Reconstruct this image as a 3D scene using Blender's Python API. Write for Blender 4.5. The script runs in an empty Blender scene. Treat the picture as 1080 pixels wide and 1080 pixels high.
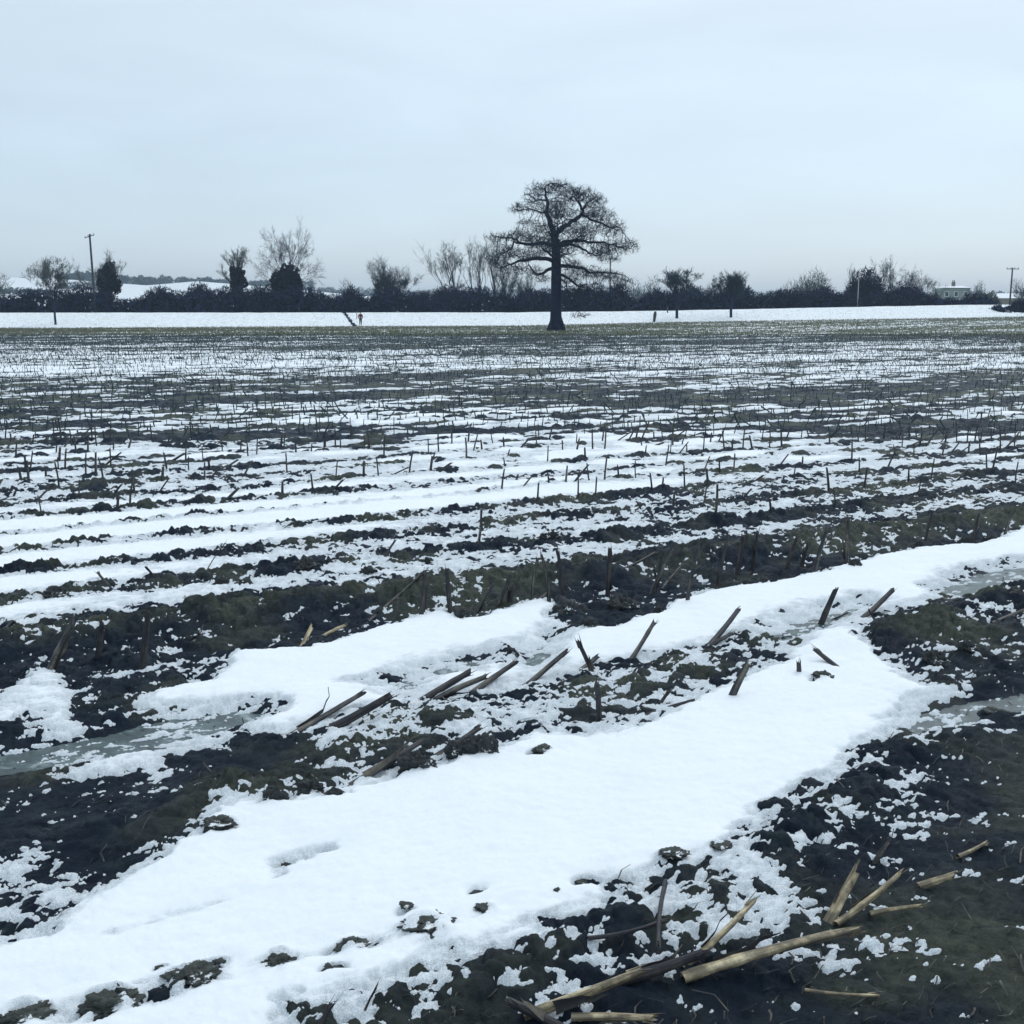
import bpy, math, random
import numpy as np
from math import radians as R

# ------------------------------------------------------------------ camera, sky, sun, exposure
sc = bpy.context.scene
col = sc.collection
F, CX, HOR, H = 1260.0, 540.0, 331.0, 1.65        # focal length / horizon of the photograph (1080 px) and eye height
TH = math.atan((540 - HOR) / F)
cam_d = bpy.data.cameras.new('camera'); cam = bpy.data.objects.new('camera', cam_d); col.objects.link(cam)
cam_d.sensor_width = 36; cam_d.lens = 36 * F / 1080; cam_d.clip_start = 0.1; cam_d.clip_end = 20000
cam.location = (0, 0, H); cam.rotation_euler = (R(90) - TH, 0, 0); sc.camera = cam

SUN_EL, SUN_AZ = 50, 35          # azimuth from +Y (ahead), negative = to the left
w = bpy.data.worlds.new('World'); sc.world = w; w.use_nodes = True
nt = w.node_tree; nt.nodes.clear()
def WN(t, **k):
    n = nt.nodes.new(t)
    for a, b in k.items(): setattr(n, a, b)
    return n
out = WN('ShaderNodeOutputWorld'); add = WN('ShaderNodeAddShader')
sky = WN('ShaderNodeTexSky'); sky.sky_type = 'NISHITA'; sky.sun_disc = False
sky.sun_elevation = R(SUN_EL); sky.sun_rotation = R(SUN_AZ)
b1 = WN('ShaderNodeBackground'); b1.inputs[1].default_value = 0.05
nt.links.new(sky.outputs[0], b1.inputs[0])
tc = WN('ShaderNodeTexCoord'); sep = WN('ShaderNodeSeparateXYZ'); nt.links.new(tc.outputs['Generated'], sep.inputs[0])
ramp = WN('ShaderNodeValToRGB'); nt.links.new(sep.outputs[2], ramp.inputs[0])
cr = ramp.color_ramp; cr.elements[0].position = 0.0; cr.elements[0].color = (0.42, 0.52, 0.66, 1)
cr.elements[1].position = 1.0; cr.elements[1].color = (0.84, 0.92, 0.99, 1)
e = cr.elements.new(0.10); e.color = (0.44, 0.53, 0.62, 1)
e = cr.elements.new(0.26); e.color = (0.55, 0.615, 0.635, 1)
mp = WN('ShaderNodeMapping'); mp.inputs['Scale'].default_value = (2.2, 2.2, 9.0); nt.links.new(tc.outputs['Generated'], mp.inputs[0])
nz = WN('ShaderNodeTexNoise'); nz.inputs['Scale'].default_value = 2.2; nz.inputs['Detail'].default_value = 4; nz.inputs['Distortion'].default_value = 0.4
nt.links.new(mp.outputs[0], nz.inputs['Vector'])
nr = WN('ShaderNodeMapRange'); nr.inputs[1].default_value = 0.3; nr.inputs[2].default_value = 0.7; nr.inputs[3].default_value = 0.93; nr.inputs[4].default_value = 1.06
nt.links.new(nz.outputs[0], nr.inputs[0])
b2 = WN('ShaderNodeBackground'); nt.links.new(ramp.outputs[0], b2.inputs[0]); nt.links.new(nr.outputs[0], b2.inputs[1])
nt.links.new(b1.outputs[0], add.inputs[0]); nt.links.new(b2.outputs[0], add.inputs[1]); nt.links.new(add.outputs[0], out.inputs[0])

sd = bpy.data.lights.new('sun', 'SUN'); sd.energy = 0.85; sd.angle = R(35); sd.color = (1.0, 0.99, 0.97)
sun = bpy.data.objects.new('sun', sd); col.objects.link(sun)
sun.rotation_euler = (R(90 - SUN_EL), 0, R(180 - SUN_AZ) )
sun.location = (0, 0, 60)
sc.view_settings.view_transform = 'Standard'; sc.view_settings.look = 'None'
sc.view_settings.exposure = 0.0; sc.view_settings.gamma = 1
try:
    sc.cycles.volume_bounces = 0; sc.cycles.max_bounces = 5
except Exception: pass

rnd = random.Random(7); rs = np.random.RandomState(11)
SN, CS = math.sin(TH), math.cos(TH)

# ------------------------------------------------------------------ maths
def px2g(px, py, z=0.0):
    a = (px - CX) / F; b = (540 - py) / F
    t = (H - z) / (SN - b * CS)
    return (a * t, (CS + b * SN) * t)
def Y2px(y, z=0.0):              # image row of a point at forward distance y
    d = H - z; c = (-y * SN + d * -CS * -1 * 0)  # unused helper kept simple
    return HOR + F * d / y

def hsh(ix, iy, s):
    h = (ix.astype(np.int64) * 374761393 + iy.astype(np.int64) * 668265263 + s * 974634777) & 0xffffffff
    h = ((h ^ (h >> 13)) * 1274126177) & 0xffffffff
    h = h ^ (h >> 16)
    return (h & 0xffffff).astype(np.float32) / 16777215.0
def vn(x, y, s=0):               # smooth value noise, -1..1
    ix = np.floor(x); iy = np.floor(y); fx = (x - ix).astype(np.float32); fy = (y - iy).astype(np.float32)
    fx = fx * fx * fx * (fx * (fx * 6 - 15) + 10); fy = fy * fy * fy * (fy * (fy * 6 - 15) + 10)
    a = hsh(ix, iy, s); b = hsh(ix + 1, iy, s); c = hsh(ix, iy + 1, s); d = hsh(ix + 1, iy + 1, s)
    return ((a + (b - a) * fx) * (1 - fy) + (c + (d - c) * fx) * fy) * 2 - 1
def fbm(x, y, s=0, o=4, g=0.5):
    r = 0; a = 1; t = 0; ca, sa = 0.8, 0.6
    for k in range(o):
        r = r + a * vn(x, y, s + k * 17); t += a; a *= g
        x, y = (x * ca - y * sa) * 2.03 + 5.2, (x * sa + y * ca) * 2.03 + 1.7
    return r / t
def lumps(x, y, s, dens=1.0):    # rounded clods, one per cell of size 1
    ix = np.floor(x); iy = np.floor(y); r = np.zeros(x.shape, np.float32)
    for dx in (-1, 0, 1):
        for dy in (-1, 0, 1):
            cx = ix + dx; cy = iy + dy
            px = cx + hsh(cx, cy, s); py = cy + hsh(cx, cy, s + 1)
            rad = 0.25 + 0.55 * hsh(cx, cy, s + 2); on = (hsh(cx, cy, s + 3) < dens)
            q = 1 - ((x - px) ** 2 + (y - py) ** 2) / (rad * rad)
            r = np.maximum(r, np.where(on & (q > 0), np.sqrt(np.maximum(q, 0)) * rad, 0))
    return r
def sst(a, b, x):
    t = np.clip((x - a) / (b - a), 0, 1); return t * t * (3 - 2 * t)
def poly_sdf(X, Y, pts):         # negative inside
    d = np.full(X.shape, 1e9, np.float32); s = np.ones(X.shape, np.float32); n = len(pts)
    for i in range(n):
        ax, ay = pts[i]; bx, by = pts[i - 1]
        ex, ey = bx - ax, by - ay; wx, wy = X - ax, Y - ay
        t = np.clip((wx * ex + wy * ey) / (ex * ex + ey * ey + 1e-12), 0, 1)
        d = np.minimum(d, (wx - ex * t) ** 2 + (wy - ey * t) ** 2)
        c1 = Y >= ay; c2 = Y < by; c3 = ex * wy > ey * wx
        s = np.where((c1 & c2 & c3) | (~c1 & ~c2 & ~c3), -s, s)
    return s * np.sqrt(d)
def line_dist(X, Y, pts):
    d = np.full(X.shape, 1e9, np.float32)
    for (ax, ay), (bx, by) in zip(pts[:-1], pts[1:]):
        ex, ey = bx - ax, by - ay; wx, wy = X - ax, Y - ay
        t = np.clip((wx * ex + wy * ey) / (ex * ex + ey * ey + 1e-12), 0, 1)
        d = np.minimum(d, (wx - ex * t) ** 2 + (wy - ey * t) ** 2)
    return np.sqrt(d)
G = lambda L: [px2g(*p) for p in L]

# ------------------------------------------------------------------ ground traced on the field
PHI = R(59.5); NX, NY = -math.cos(PHI), math.sin(PHI); UX, UY = math.sin(PHI), math.cos(PHI)
V0, DV = 7.2, 0.75
P_corner = G([(300, 1120), (330, 1080), (384, 1062), (433, 1051), (470, 1032), (518, 1025), (555, 1006), (581, 988), (607, 980), (647, 973), (662, 954), (695, 951), (717, 944), (747, 934), (791, 906), (802, 868), (839, 851), (876, 832), (905, 812), (917, 797), (950, 772), (995, 745), (1020, 733), (1080, 716), (1250, 655), (1700, 560), (1900, 1500), (300, 1500)])
P_right = G([(905, 675), (921, 655), (950, 648), (991, 634), (1013, 610), (1080, 592), (1250, 560), (1250, 650), (1080, 722), (1035, 732), (1006, 727), (973, 727), (939, 708), (917, 684)])
P_mid = G([(160, 830), (300, 778), (345, 768), (440, 745), (470, 735), (545, 728), (600, 712), (680, 700), (740, 683), (800, 668), (845, 664), (840, 676), (815, 700), (760, 722), (715, 742), (680, 762), (621, 782), (560, 778), (520, 790), (430, 812), (345, 838), (240, 855)])
P_track = G([(-300, 860), (0, 800), (40, 800), (62, 812), (237, 776), (300, 785), (335, 795), (325, 820), (278, 828), (244, 834), (241, 851), (210, 872), (193, 884), (178, 899), (163, 917), (137, 932), (111, 943), (74, 958), (44, 958), (33, 977), (0, 991), (-300, 1130)])
P_mud = G([(-300, 820), (-100, 780), (0, 772), (60, 775), (137, 768), (170, 755), (230, 748), (275, 748), (240, 770), (160, 795), (62, 815), (40, 840), (0, 850), (-300, 950)])
P_ridge = G([(-400, 730), (-100, 680), (0, 671), (56, 667), (93, 656), (156, 649), (185, 645), (230, 638), (281, 634), (333, 627), (396, 626), (425, 616), (470, 608), (525, 604), (581, 597), (636, 590), (692, 582), (769, 573), (828, 560), (900, 553), (980, 545), (1080, 533), (1300, 508), (1300, 530), (1080, 562), (1020, 580), (970, 582), (902, 597), (835, 612), (795, 621), (758, 623), (724, 634), (692, 649), (651, 664), (599, 668), (581, 655), (584, 634), (547, 641), (495, 660), (466, 649), (440, 656), (396, 667), (358, 682), (330, 684), (322, 690), (248, 693), (237, 708), (215, 723), (163, 734), (148, 749), (137, 771), (89, 771), (63, 745), (55, 734), (44, 708), (15, 734), (0, 738), (-400, 840)])
P_snowlump = G([(-250, 800), (-250, 760), (0, 738), (25, 722), (48, 706), (62, 722), (66, 745), (50, 765), (0, 780)])
P_snowstreak = G([(62, 826), (75, 812), (120, 800), (170, 793), (215, 780), (240, 782), (232, 792), (150, 806), (100, 822)])
P_specks = G([(-100, 900), (0, 895), (60, 905), (80, 930), (60, 955), (0, 965), (-100, 990)])
ICE = [[(110, 772), (150, 760), (200, 752), (250, 746), (280, 749), (240, 768), (180, 785), (100, 800), (0, 812), (-80, 815), (-60, 795), (40, 785)],
       [(800, 672), (835, 652), (870, 640), (908, 632), (925, 636), (900, 650), (860, 668), (822, 678)],
       [(985, 622), (1005, 610), (1040, 600), (1090, 592), (1180, 578), (1180, 600), (1090, 615), (1040, 622), (1010, 628)],
       [(950, 762), (970, 750), (1000, 741), (1045, 732), (1100, 722), (1140, 715), (1120, 735), (1050, 752), (1000, 764), (965, 772)],
       [(545, 700), (562, 680), (575, 668), (590, 676), (580, 692), (560, 706)],
       [(395, 725), (440, 704), (490, 692), (520, 690), (500, 702), (450, 718), (410, 732)]]
ICEG = [G(p) for p in ICE]
RIDGES = [  # crest lines of raised soil: pixels, half width, height
    (G([(-300, 720), (0, 690), (156, 668), (281, 650), (400, 640), (500, 625), (640, 612), (760, 592), (860, 580), (1000, 560), (1250, 535)]), 0.24, 0.085),
    (G([(330, 1080), (470, 1045), (560, 1020), (660, 985), (760, 950), (840, 880), (920, 830)]), 0.16, 0.022),
    (G([(-100, 900), (60, 890), (150, 860), (215, 845)]), 0.20, 0.04),
    (G([(240, 800), (345, 790), (440, 765), (560, 745), (650, 728), (720, 705), (830, 672)]), 0.16, 0.03),
    (G([(920, 690), (1000, 660), (1080, 630), (1250, 590)]), 0.20, 0.04)]
FLAT = [(P_track, 0.02), ]
CL = [(291, 850, 26, 1.2, 'tall dark earth clod standing in snow at the tip of the muddy track'), (330, 838, 27, .8, 'dark clod just right of the tall one by the muddy track'), (353, 842, 20, .7, 'smaller clod third right of the muddy track tip'), (230, 877, 32, .6, 'low clod on snow under the tip of the muddy track'),
      (202, 1036, 46, .55, 'half-buried grey clod in the lower left snow, left of the one with a straw'), (296, 1017, 42, .6, 'half-buried grey clod with a thin straw in the lower left snow'), (118, 1062, 58, .6, 'wide snow-dusted clod at the lower left edge of the picture bottom'), (24, 1076, 50, .5, 'grey clod in the bottom left corner'),
      (372, 1002, 28, .6, 'small clod on snow right of the grey clod with a straw'), (349, 1028, 16, .6, 'tiny clod below the small one on the lower snow'), (451, 984, 50, .3, 'flat grey-green clod on open snow, widest near the bottom centre'), (170, 1023, 11, .5, 'tiny dark crumb left of the half-buried grey clods'), (231, 1016, 14, .4, 'flat dark crumb above the half-buried grey clods'),
      (429, 966, 14, .4, 'small crumb above the flat grey-green clod'), (503, 945, 14, .4, 'small crumb highest on the open snow at bottom centre'), (514, 965, 22, .35, 'flat crumb cluster right of the flat grey-green clod'), (614, 933, 15, .5, 'dark crumb on snow above the bottom mud ridge'), (587, 947, 10, .6, 'tiny crumb left of the dark one above the bottom mud ridge'), (709, 909, 28, .3, 'flat mossy clod on snow near the corner mud'), (760, 897, 22, .3, 'flat mossy clod right beside the corner mud edge'),
      (865, 717, 20, .45, 'flat dark clod on snow left of the right-hand muddy patch'), (440, 815, 34, .9, 'big rounded dark clod on snow left of centre'), (480, 799, 22, .8, 'dark clod between the two biggest ones left of centre'), (507, 799, 36, .9, 'big broken dark clod on snow, right one of the pair'), (570, 796, 20, .6, 'small clod alone right of the two big ones'), (541, 686, 14, .8, 'small dark clod in the deep white furrow left of the small puddle'),
      (451, 592, 14, .9, 'small round clod above the main ridge near its middle'), (389, 604, 26, .8, 'dark clod above the main ridge, left of the small round one'), (322, 601, 28, .9, 'biggest dark clod on the upper left snow row'), (59, 628, 34, .7, 'wide dark clod on the upper left snow row near the edge'), (235, 616, 18, .9, 'dark clod right of the thin curved twig'),
      (758, 619, 14, 1, 'clod on the front of the main ridge under the twin stubs'), (793, 617, 14, 1, 'clod on the front of the main ridge right of the twin stubs'), (808, 612, 14, 1, 'clod touching the white furrow below the main ridge'), (835, 610, 12, 1, 'clod at the ridge front under the leaning stubs'), (902, 598, 14, 1, 'black clod below the lone straight stub on the right'),
      (724, 632, 12, 1, 'clod at the foot of the tallest ridge stub'), (697, 645, 14, 1.2, 'hanging dark clod at the ridge front right of centre'), (655, 636, 30, 1, 'big smooth clod on the front of the main ridge'), (600, 645, 38, 1, 'largest dark clod on the ridge face at the centre'), (620, 662, 24, .8, 'crumbled clod under the largest one on the ridge face'), (488, 652, 20, .9, 'dark clod at the ridge front left of the snow peak'),
      (970, 577, 18, 1.1, 'round black clod on snow below the ridge near the right edge'), (1021, 572, 24, 1, 'wide black clod on snow below the ridge at the right'), (1045, 568, 16, .9, 'small clod beside the wide black one at the right'), (575, 568, 12, .9, 'left one of two touching clods on the first row above the ridge'), (583, 567, 14, .9, 'right one of two touching clods on the first row above the ridge'), (1050, 742, 24, .5, 'low clod at the edge of the corner mud on the right'), (985, 697, 26, .8, 'dark clod inside the right-hand muddy patch'), (1020, 690, 22, .8, 'second dark clod inside the right-hand muddy patch')]
THIN = [(*px2g(px, py), rx, ry, am) for px, py, rx, ry, am in [(325, 912, .15, .06, .36), (296, 935, .05, .05, .2), (200, 972, .25, .05, .2), (150, 990, .15, .04, .15), (545, 830, .2, .05, .12), (475, 905, .1, .04, .1), (380, 720, .2, .06, .2), (640, 890, .12, .03, .1), (770, 800, .25, .06, .12), (820, 770, .25, .05, .15), (430, 640, .3, .05, .12), (880, 610, .3, .05, .1)]]

XR = np.array([-120, -59, -20, 0, 6, 20, 57, 68, 130]); ZR = np.array([-0.25, -0.2, 0.0, 0.08, 0.18, 0.52, 1.05, 1.28, 1.9])
XC = np.array([-140, -77, 0, 20, 66, 76, 160]); ZC = np.array([1.8, 1.8, 1.85, 2.05, 2.93, 3.0, 3.6])
BUMPS = []
for _q in CL:
    if 'snow' in _q[4] or 'clod' in _q[4]:
        _g = px2g(_q[0], _q[1] + 2, .025); _w = _q[2] * math.hypot(_g[1], H) / F
        if _g[1] < 6.5: THIN.append((*_g, _w * .95, _w * .6, .34 if _q[3] < .65 else .16)); BUMPS.append((*_g, _w * .55, min(_w * .4, .035)))
def base_z(x, y):
    xs = x * 155.0 / np.maximum(y, 100)
    return np.interp(xs, XR, ZR) * sst(95, 155, y)
def row_info(u, v):
    vw = v + 0.045 * vn(u * 0.5, v * 0.4, 5)
    k = np.round((vw - V0) / DV)
    return k, (vw - V0) - k * DV
BY = np.array([0, 9, 12.5, 15, 17, 19.5, 22, 25, 28, 31, 38, 47, 53, 60, 72, 82, 97, 102, 108, 125, 160])
BV = np.array([.22, .16, -.04, -.18, -.16, -.28, -.42, -.34, -.44, -.26, -.10, -.12, -.42, -.34, -.46, -.62, -.62, -.42, -.36, -.36, -.36])
def cover(x, y, near=True):
    """snow cover 0..1"""
    u = x * UX + y * UY; v = x * NX + y * NY
    k, dv = row_info(u, v)
    rowamp = 0.34 + 0.26 * vn(u * 0.35, k * 3.7, 21)
    C = 0.66 - rowamp * 1.15 * np.exp(-(dv / 0.15) ** 2)
    C = C + 0.14 * fbm(u * 0.35, v * 1.3, 31, 3) + 0.30 * vn(u / 8.0, v / 1.9, 41) + 0.22 * vn(u / 25, v / 6, 43)
    C = C + np.interp(y, BY, BV)
    C = C + sst(10, 18, y) * ((0.32 * vn(u / 1.1, v / .30, 45) + 0.46 * vn(u / .4, v / .22, 47)) + 0.26 * vn(u / 4.5, v / 1.1, 49) + .26 * vn(u / 14, v / 2.6, 50) * sst(20, 40, y))
    # a broad darker, stubbly patch to the right at mid distance and one on the left
    q = np.exp(-(((x - 5.5) / 4.0) ** 2 + ((y - 17.5) / 2.2) ** 2)); C = C - 0.45 * q
    q = np.exp(-(((x + 5.0) / 4.0) ** 2 + ((y - 12.6) / 0.8) ** 2)); C = C - 0.30 * q
    q = np.exp(-(((x + 4.5) / 4.5) ** 2 + ((y - 16.6) / 1.3) ** 2)); C = C - 0.35 * q
    q = np.exp(-(((x - 2.0) / 7.0) ** 2 + ((y - 24.0) / 3.0) ** 2)); C = C - 0.14 * q
    m = y < 11.5
    if near and m.any():
        X = x[m]; Y = y[m]; c = C[m]; vv = v[m]
        wx = X + 0.085 * fbm(X * 4, Y * 4, 51, 5, .65); wy = Y + 0.085 * fbm(X * 4 + 9, Y * 4, 52, 5, .65)
        t = 1 - sst(6.35, 6.75, vv + 0.08 * vn(X * 1.5, Y * 1.5, 53))
        c = c * (1 - t) + 1.0 * t
        def put(c, P, val, wd):
            a = 1 - sst(-wd, wd * 1.5, poly_sdf(wx, wy, P)); return c * (1 - a) + val * a
        c = put(c, P_corner, 0.17, 0.13)
        dd = -poly_sdf(wx, wy, P_corner)
        c = c + np.where(dd > 0, 0.22 * np.exp(-(dd / 0.35) ** 2) * sst(0.0, 0.1, dd), 0)      # more lying snow near the corner's ridge
        q = np.exp(-(((X - 0.62) / 0.42) ** 2 + ((Y - 3.02) / 0.30) ** 2)); c = np.where(dd > 0, c + 0.20 * q, c)
        c = put(c, P_mid, 0.41, 0.16); 
        c = put(c, P_right, 0.34, 0.10)
        c = put(c, P_ridge, 0.24, 0.08)
        c = put(c, P_mud, 0.32, 0.12)
        c = put(c, P_track, 0.17, 0.11)
        c = put(c, P_snowlump, 0.75, 0.05)
        c = put(c, P_snowstreak, 0.75, 0.05)
        c = put(c, P_specks, 0.5, 0.08)
        for L in ICEG: c = put(c, L, 0.46, 0.22)
        c = c + np.where(c < .45, .16 * fbm(X * 1.7, Y * 1.7, 58, 3), 0)
        for bx, by, rx, ry, am in THIN:
            c = c - am * np.exp(-(((X - bx) * UX + (Y - by) * UY) / rx) ** 2 - (((X - bx) * NX + (Y - by) * NY) / ry) ** 2) * (1 + .5 * fbm(X * 9, Y * 9, 55, 3))
        C = C.copy(); C[m] = c
    return C
def heights(x, y):
    """returns soil z, snow z, snow depth, tone of soil, thinness"""
    x = np.asarray(x, np.float32); y = np.asarray(y, np.float32)
    u = x * UX + y * UY; v = x * NX + y * NY
    C = cover(x, y)
    k, dv = row_info(u, v)
    far = sst(6.3, 7.0, v)
    bz = base_z(x, y).astype(np.float32)
    sm = bz + 0.012 * fbm(u * 0.6, v * 1.6, 61, 3)                       # broad smooth relief
    sm = sm + far * (1 - .5 * sst(12, 30, y)) * 0.032 * np.exp(-(dv / 0.17) ** 2) * (0.6 + 0.5 * vn(u * .8, k * 2.3, 63))
    rough = np.full(x.shape, 0.75, np.float32)
    rough = rough + far * (0.55 * np.exp(-(dv / 0.2) ** 2))
    m = y < 11.5
    if m.any():
        X = x[m]; Y = y[m]; s = sm[m]; r = rough[m]
        for L, wd, ht in RIDGES:
            g = np.exp(-(line_dist(X, Y, L) / wd) ** 2); s = s + ht * g; r = r + (0.6 if ht > .03 else .15) * g
        a = 1 - sst(-0.25, 0.05, poly_sdf(X, Y, P_track)); s = s - 0.03 * a; r = r * (1 - 0.65 * a)
        a = 1 - sst(-0.5, -0.05, poly_sdf(X, Y, P_corner)); s = s - 0.03 * a; r = r * (1 - 0.45 * a)
        for L in ICEG:
            a = 1 - sst(-0.05, 0.12, poly_sdf(X, Y, L)); s = s * (1 - a * .9) - 0.028 * a; r = r * (1 - 0.8 * a)
        for bx, by, rr_, hh_ in BUMPS: s = s + hh_ * np.exp(-((X - bx) ** 2 + (Y - by) ** 2) / rr_ ** 2) * (1 + .6 * vn(X * 22, Y * 22, 57))
        sm[m] = s; rough[m] = r
    # clods and crumbs
    fade = 1 - sst(9, 16, y); ffar = 1 - 0.55 * sst(14, 30, y)
    wx = x + 0.030 * vn(x * 9, y * 9, 71) + .018 * vn(x * 24, y * 24, 73) * fade; wy = y + 0.030 * vn(x * 9 + 4, y * 9, 72) + .018 * vn(x * 24, y * 24, 74) * fade
    cl = 0.13 * lumps(wx / 0.13, wy / 0.13, 81, 0.5) * 0.36 * ffar
    cl2 = 0.055 * lumps(wx / 0.055, wy / 0.055, 91, 0.6) * 0.6
    cl = cl * (.6 + .9 * np.clip(vn(x * 1.3, y * 1.3, 99), 0, 1)); cl3 = 0.27 * lumps(wx / 0.27, wy / 0.27, 95, 0.3) * 0.13 * sst(.9, 1.3, rough) * ffar
    bil = (0.5 - np.abs(fbm(x * 11, y * 11, 97, 4, .6))) * 0.030 * fade
    fn = fbm(x * 14, y * 14, 101, 4, .55)
    fine = fade * (0.007 * fn + 0.004 * fbm(x * 60, y * 60, 105, 3, .6))
    hid = 1 - 0.75 * sst(.72, .95, C)
    det = ((cl + cl2 * (0.4 + 0.6 * fade) + cl3 + bil) * rough + fine * (0.5 + rough)) * hid + 0.004 * fbm(x * 3, y * 5, 107, 2)
    soil = sm + det
    # snow
    patch = fbm(x * 7, y * 10, 111, 4, .62)
    pf = fbm(u * 12, v * 34, 113, 3, .6)
    mixn = 0.014 * patch + 0.011 * pf * (1 - sst(14, 22, y))
    hf = fbm(u * 26, v * 60, 115, 3, .6) * fade
    s2 = (C - 0.5) * 2
    d = 0.026 * s2 + 0.05 * sst(.68, 1.0, C) + mixn * 1.25 + 0.015 * hf - 0.60 * (det - 0.020 * rough)
    thick = np.maximum(d, 0)
    drift = 0.012 * fbm(u * 1.2, v * 3.2, 121, 3) + 0.0035 * fbm(x * 16, y * 22, 123, 4, .6)
    top = sm + 0.022 + 0.10 * (C - 0.5) * 0.6 + mixn * 0.35 + drift * sst(0.6, 0.95, C)
    thin = soil + np.where(d > 0, np.sqrt(thick * 0.012), d)
    wgt = sst(0.004, 0.03, d)
    snow = thin * (1 - wgt) + np.maximum(top, soil + 0.004) * wgt
    # tone of the soil: pale weathered crust on high parts, grass green on the verge
    crust = sst(12, 25, y) * .45 * np.clip(vn(u / .8, v / .3, 133) + vn(u / 3, v / 1.2, 134), 0, 1) + np.clip(0.5 + 0.9 * fbm(x * 2.2, y * 2.2, 131, 4) + (det - 0.02) * 8 * 0 + (sm - bz) * 6 - 0.25, 0, 1)
    if m.any():
        a = 1 - sst(-0.35, -0.02, poly_sdf(x[m], y[m], P_track)); crust[m] = crust[m] * (1 - a * .85)
    if m.any():
        a = 1 - sst(-0.6, -0.2, poly_sdf(x[m], y[m], P_corner)); crust[m] = np.clip(crust[m] + a * .34 * (1 + fbm(x[m] * 3, y[m] * 3, 137, 3)), 0, 1)
    grass = sst(90, 98, y + 3 * vn(x / 6, y / 3, 141))
    return soil, snow, d, crust, grass, C

# ------------------------------------------------------------------ materials
def mat(name):
    m = bpy.data.materials.new(name); m.use_nodes = True; t = m.node_tree
    b = t.nodes['Principled BSDF']; return m, t, b
def node(t, ty, ins=None, **k):
    n = t.nodes.new(ty)
    for a, v in k.items(): setattr(n, a, v)
    for a, v in (ins or {}).items(): n.inputs[a].default_value = v
    return n
def noise(t, scale, detail=4, rough=.55, vec=None, dist=0):
    n = node(t, 'ShaderNodeTexNoise', {'Scale': scale, 'Detail': detail, 'Roughness': rough, 'Distortion': dist})
    if vec is not None: t.links.new(vec, n.inputs['Vector'])
    return n.outputs['Fac']
def rampn(t, fac, stops):
    n = node(t, 'ShaderNodeValToRGB'); c = n.color_ramp
    c.elements[0].position, c.elements[0].color = stops[0][0], (*stops[0][1], 1)
    c.elements[1].position, c.elements[1].color = stops[-1][0], (*stops[-1][1], 1)
    for p, q in stops[1:-1]: c.elements.new(p).color = (*q, 1)
    t.links.new(fac, n.inputs[0]); return n.outputs[0]
def mix(t, f, a, b, blend='MIX'):
    n = node(t, 'ShaderNodeMix', data_type='RGBA', blend_type=blend)
    for i, v in ((0, f), (6, a), (7, b)):
        if isinstance(v, (int, float)): n.inputs[i].default_value = v
        elif isinstance(v, tuple): n.inputs[i].default_value = (*v, 1)
        else: t.links.new(v, n.inputs[i])
    return n.outputs[2]
def math_n(t, op, a, b=0.0):
    n = node(t, 'ShaderNodeMath', operation=op)
    for i, v in ((0, a), (1, b)):
        if isinstance(v, (int, float)): n.inputs[i].default_value = v
        else: t.links.new(v, n.inputs[i])
    return n.outputs[0]
def bump(t, b, h, s=.5, d=.02):
    n = node(t, 'ShaderNodeBump', {'Strength': s, 'Distance': d}); t.links.new(h, n.inputs['Height']); t.links.new(n.outputs[0], b.inputs['Normal'])
def objco(t, kind='Object'):
    return node(t, 'ShaderNodeTexCoord').outputs[kind]
def scaled(t, v, s):
    n = node(t, 'ShaderNodeMapping', {'Scale': s}); t.links.new(v, n.inputs[0]); return n.outputs[0]
def attr(t, nme): return node(t, 'ShaderNodeAttribute', attribute_name=nme).outputs['Fac']

M = {}
m, t, b = mat('soil'); M['soil'] = m; oc = objco(t)
dark = rampn(t, noise(t, 9, 6, .65, oc), [(.3, (.006, .014, .030)), (.55, (.016, .030, .050)), (.75, (.036, .058, .064))])
pale = rampn(t, noise(t, 25, 5, .7, oc), [(.3, (.036, .050, .046)), (.7, (.125, .143, .108))])
cfac = rampn(t, attr(t, 'crust'), [(.25, (0, 0, 0)), (.8, (1, 1, 1))])
cfac = math_n(t, 'MULTIPLY', cfac, math_n(t, 'MULTIPLY_ADD', noise(t, 40, 4, .6, oc), 1.3))
cfac = math_n(t, 'MULTIPLY', cfac, 0.8)
c = mix(t, cfac, dark, pale)
gr = rampn(t, noise(t, 3, 5, .7, oc), [(.3, (.05, .08, .06)), (.7, (.13, .16, .11))])
c = mix(t, attr(t, 'grass'), c, gr)
t.links.new(c, b.inputs['Base Color'])
rg = rampn(t, noise(t, 5, 3, .5, oc), [(.35, (.42,) * 3), (.65, (.8,) * 3)]); t.links.new(rg, b.inputs['Roughness'])
b.inputs['Specular IOR Level'].default_value = .12
bump(t, b, noise(t, 48, 9, .82, oc), 1.0, .030)

m, t, b = mat('snow'); M['snow'] = m; oc = objco(t)
th = attr(t, 'depth')
sl = rampn(t, noise(t, 260, 3, .7, oc), [(.35, (.36, .42, .46)), (.65, (.74, .79, .82))])
sn = rampn(t, noise(t, 4, 4, .6, oc), [(.3, (.80, .855, .885)), (.7, (.84, .885, .91))])
c = mix(t, th, sl, sn); t.links.new(c, b.inputs['Base Color'])
b.inputs['Roughness'].default_value = .75; b.inputs['Specular IOR Level'].default_value = .15
bump(t, b, noise(t, 30, 8, .78, oc), .45, .012)

m, t, b = mat('far_snow'); M['far_snow'] = m; oc = objco(t)
sp = noise(t, 1.3, 6, .8, scaled(t, oc, (1, .7, 1)))
sn = rampn(t, sp, [(.30, (.30, .34, .30)), (.40, (.66, .70, .70)), (.52, (.76, .82, .85)), (.8, (.82, .87, .90))])
t.links.new(sn, b.inputs['Base Color']); b.inputs['Roughness'].default_value = .9

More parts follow.
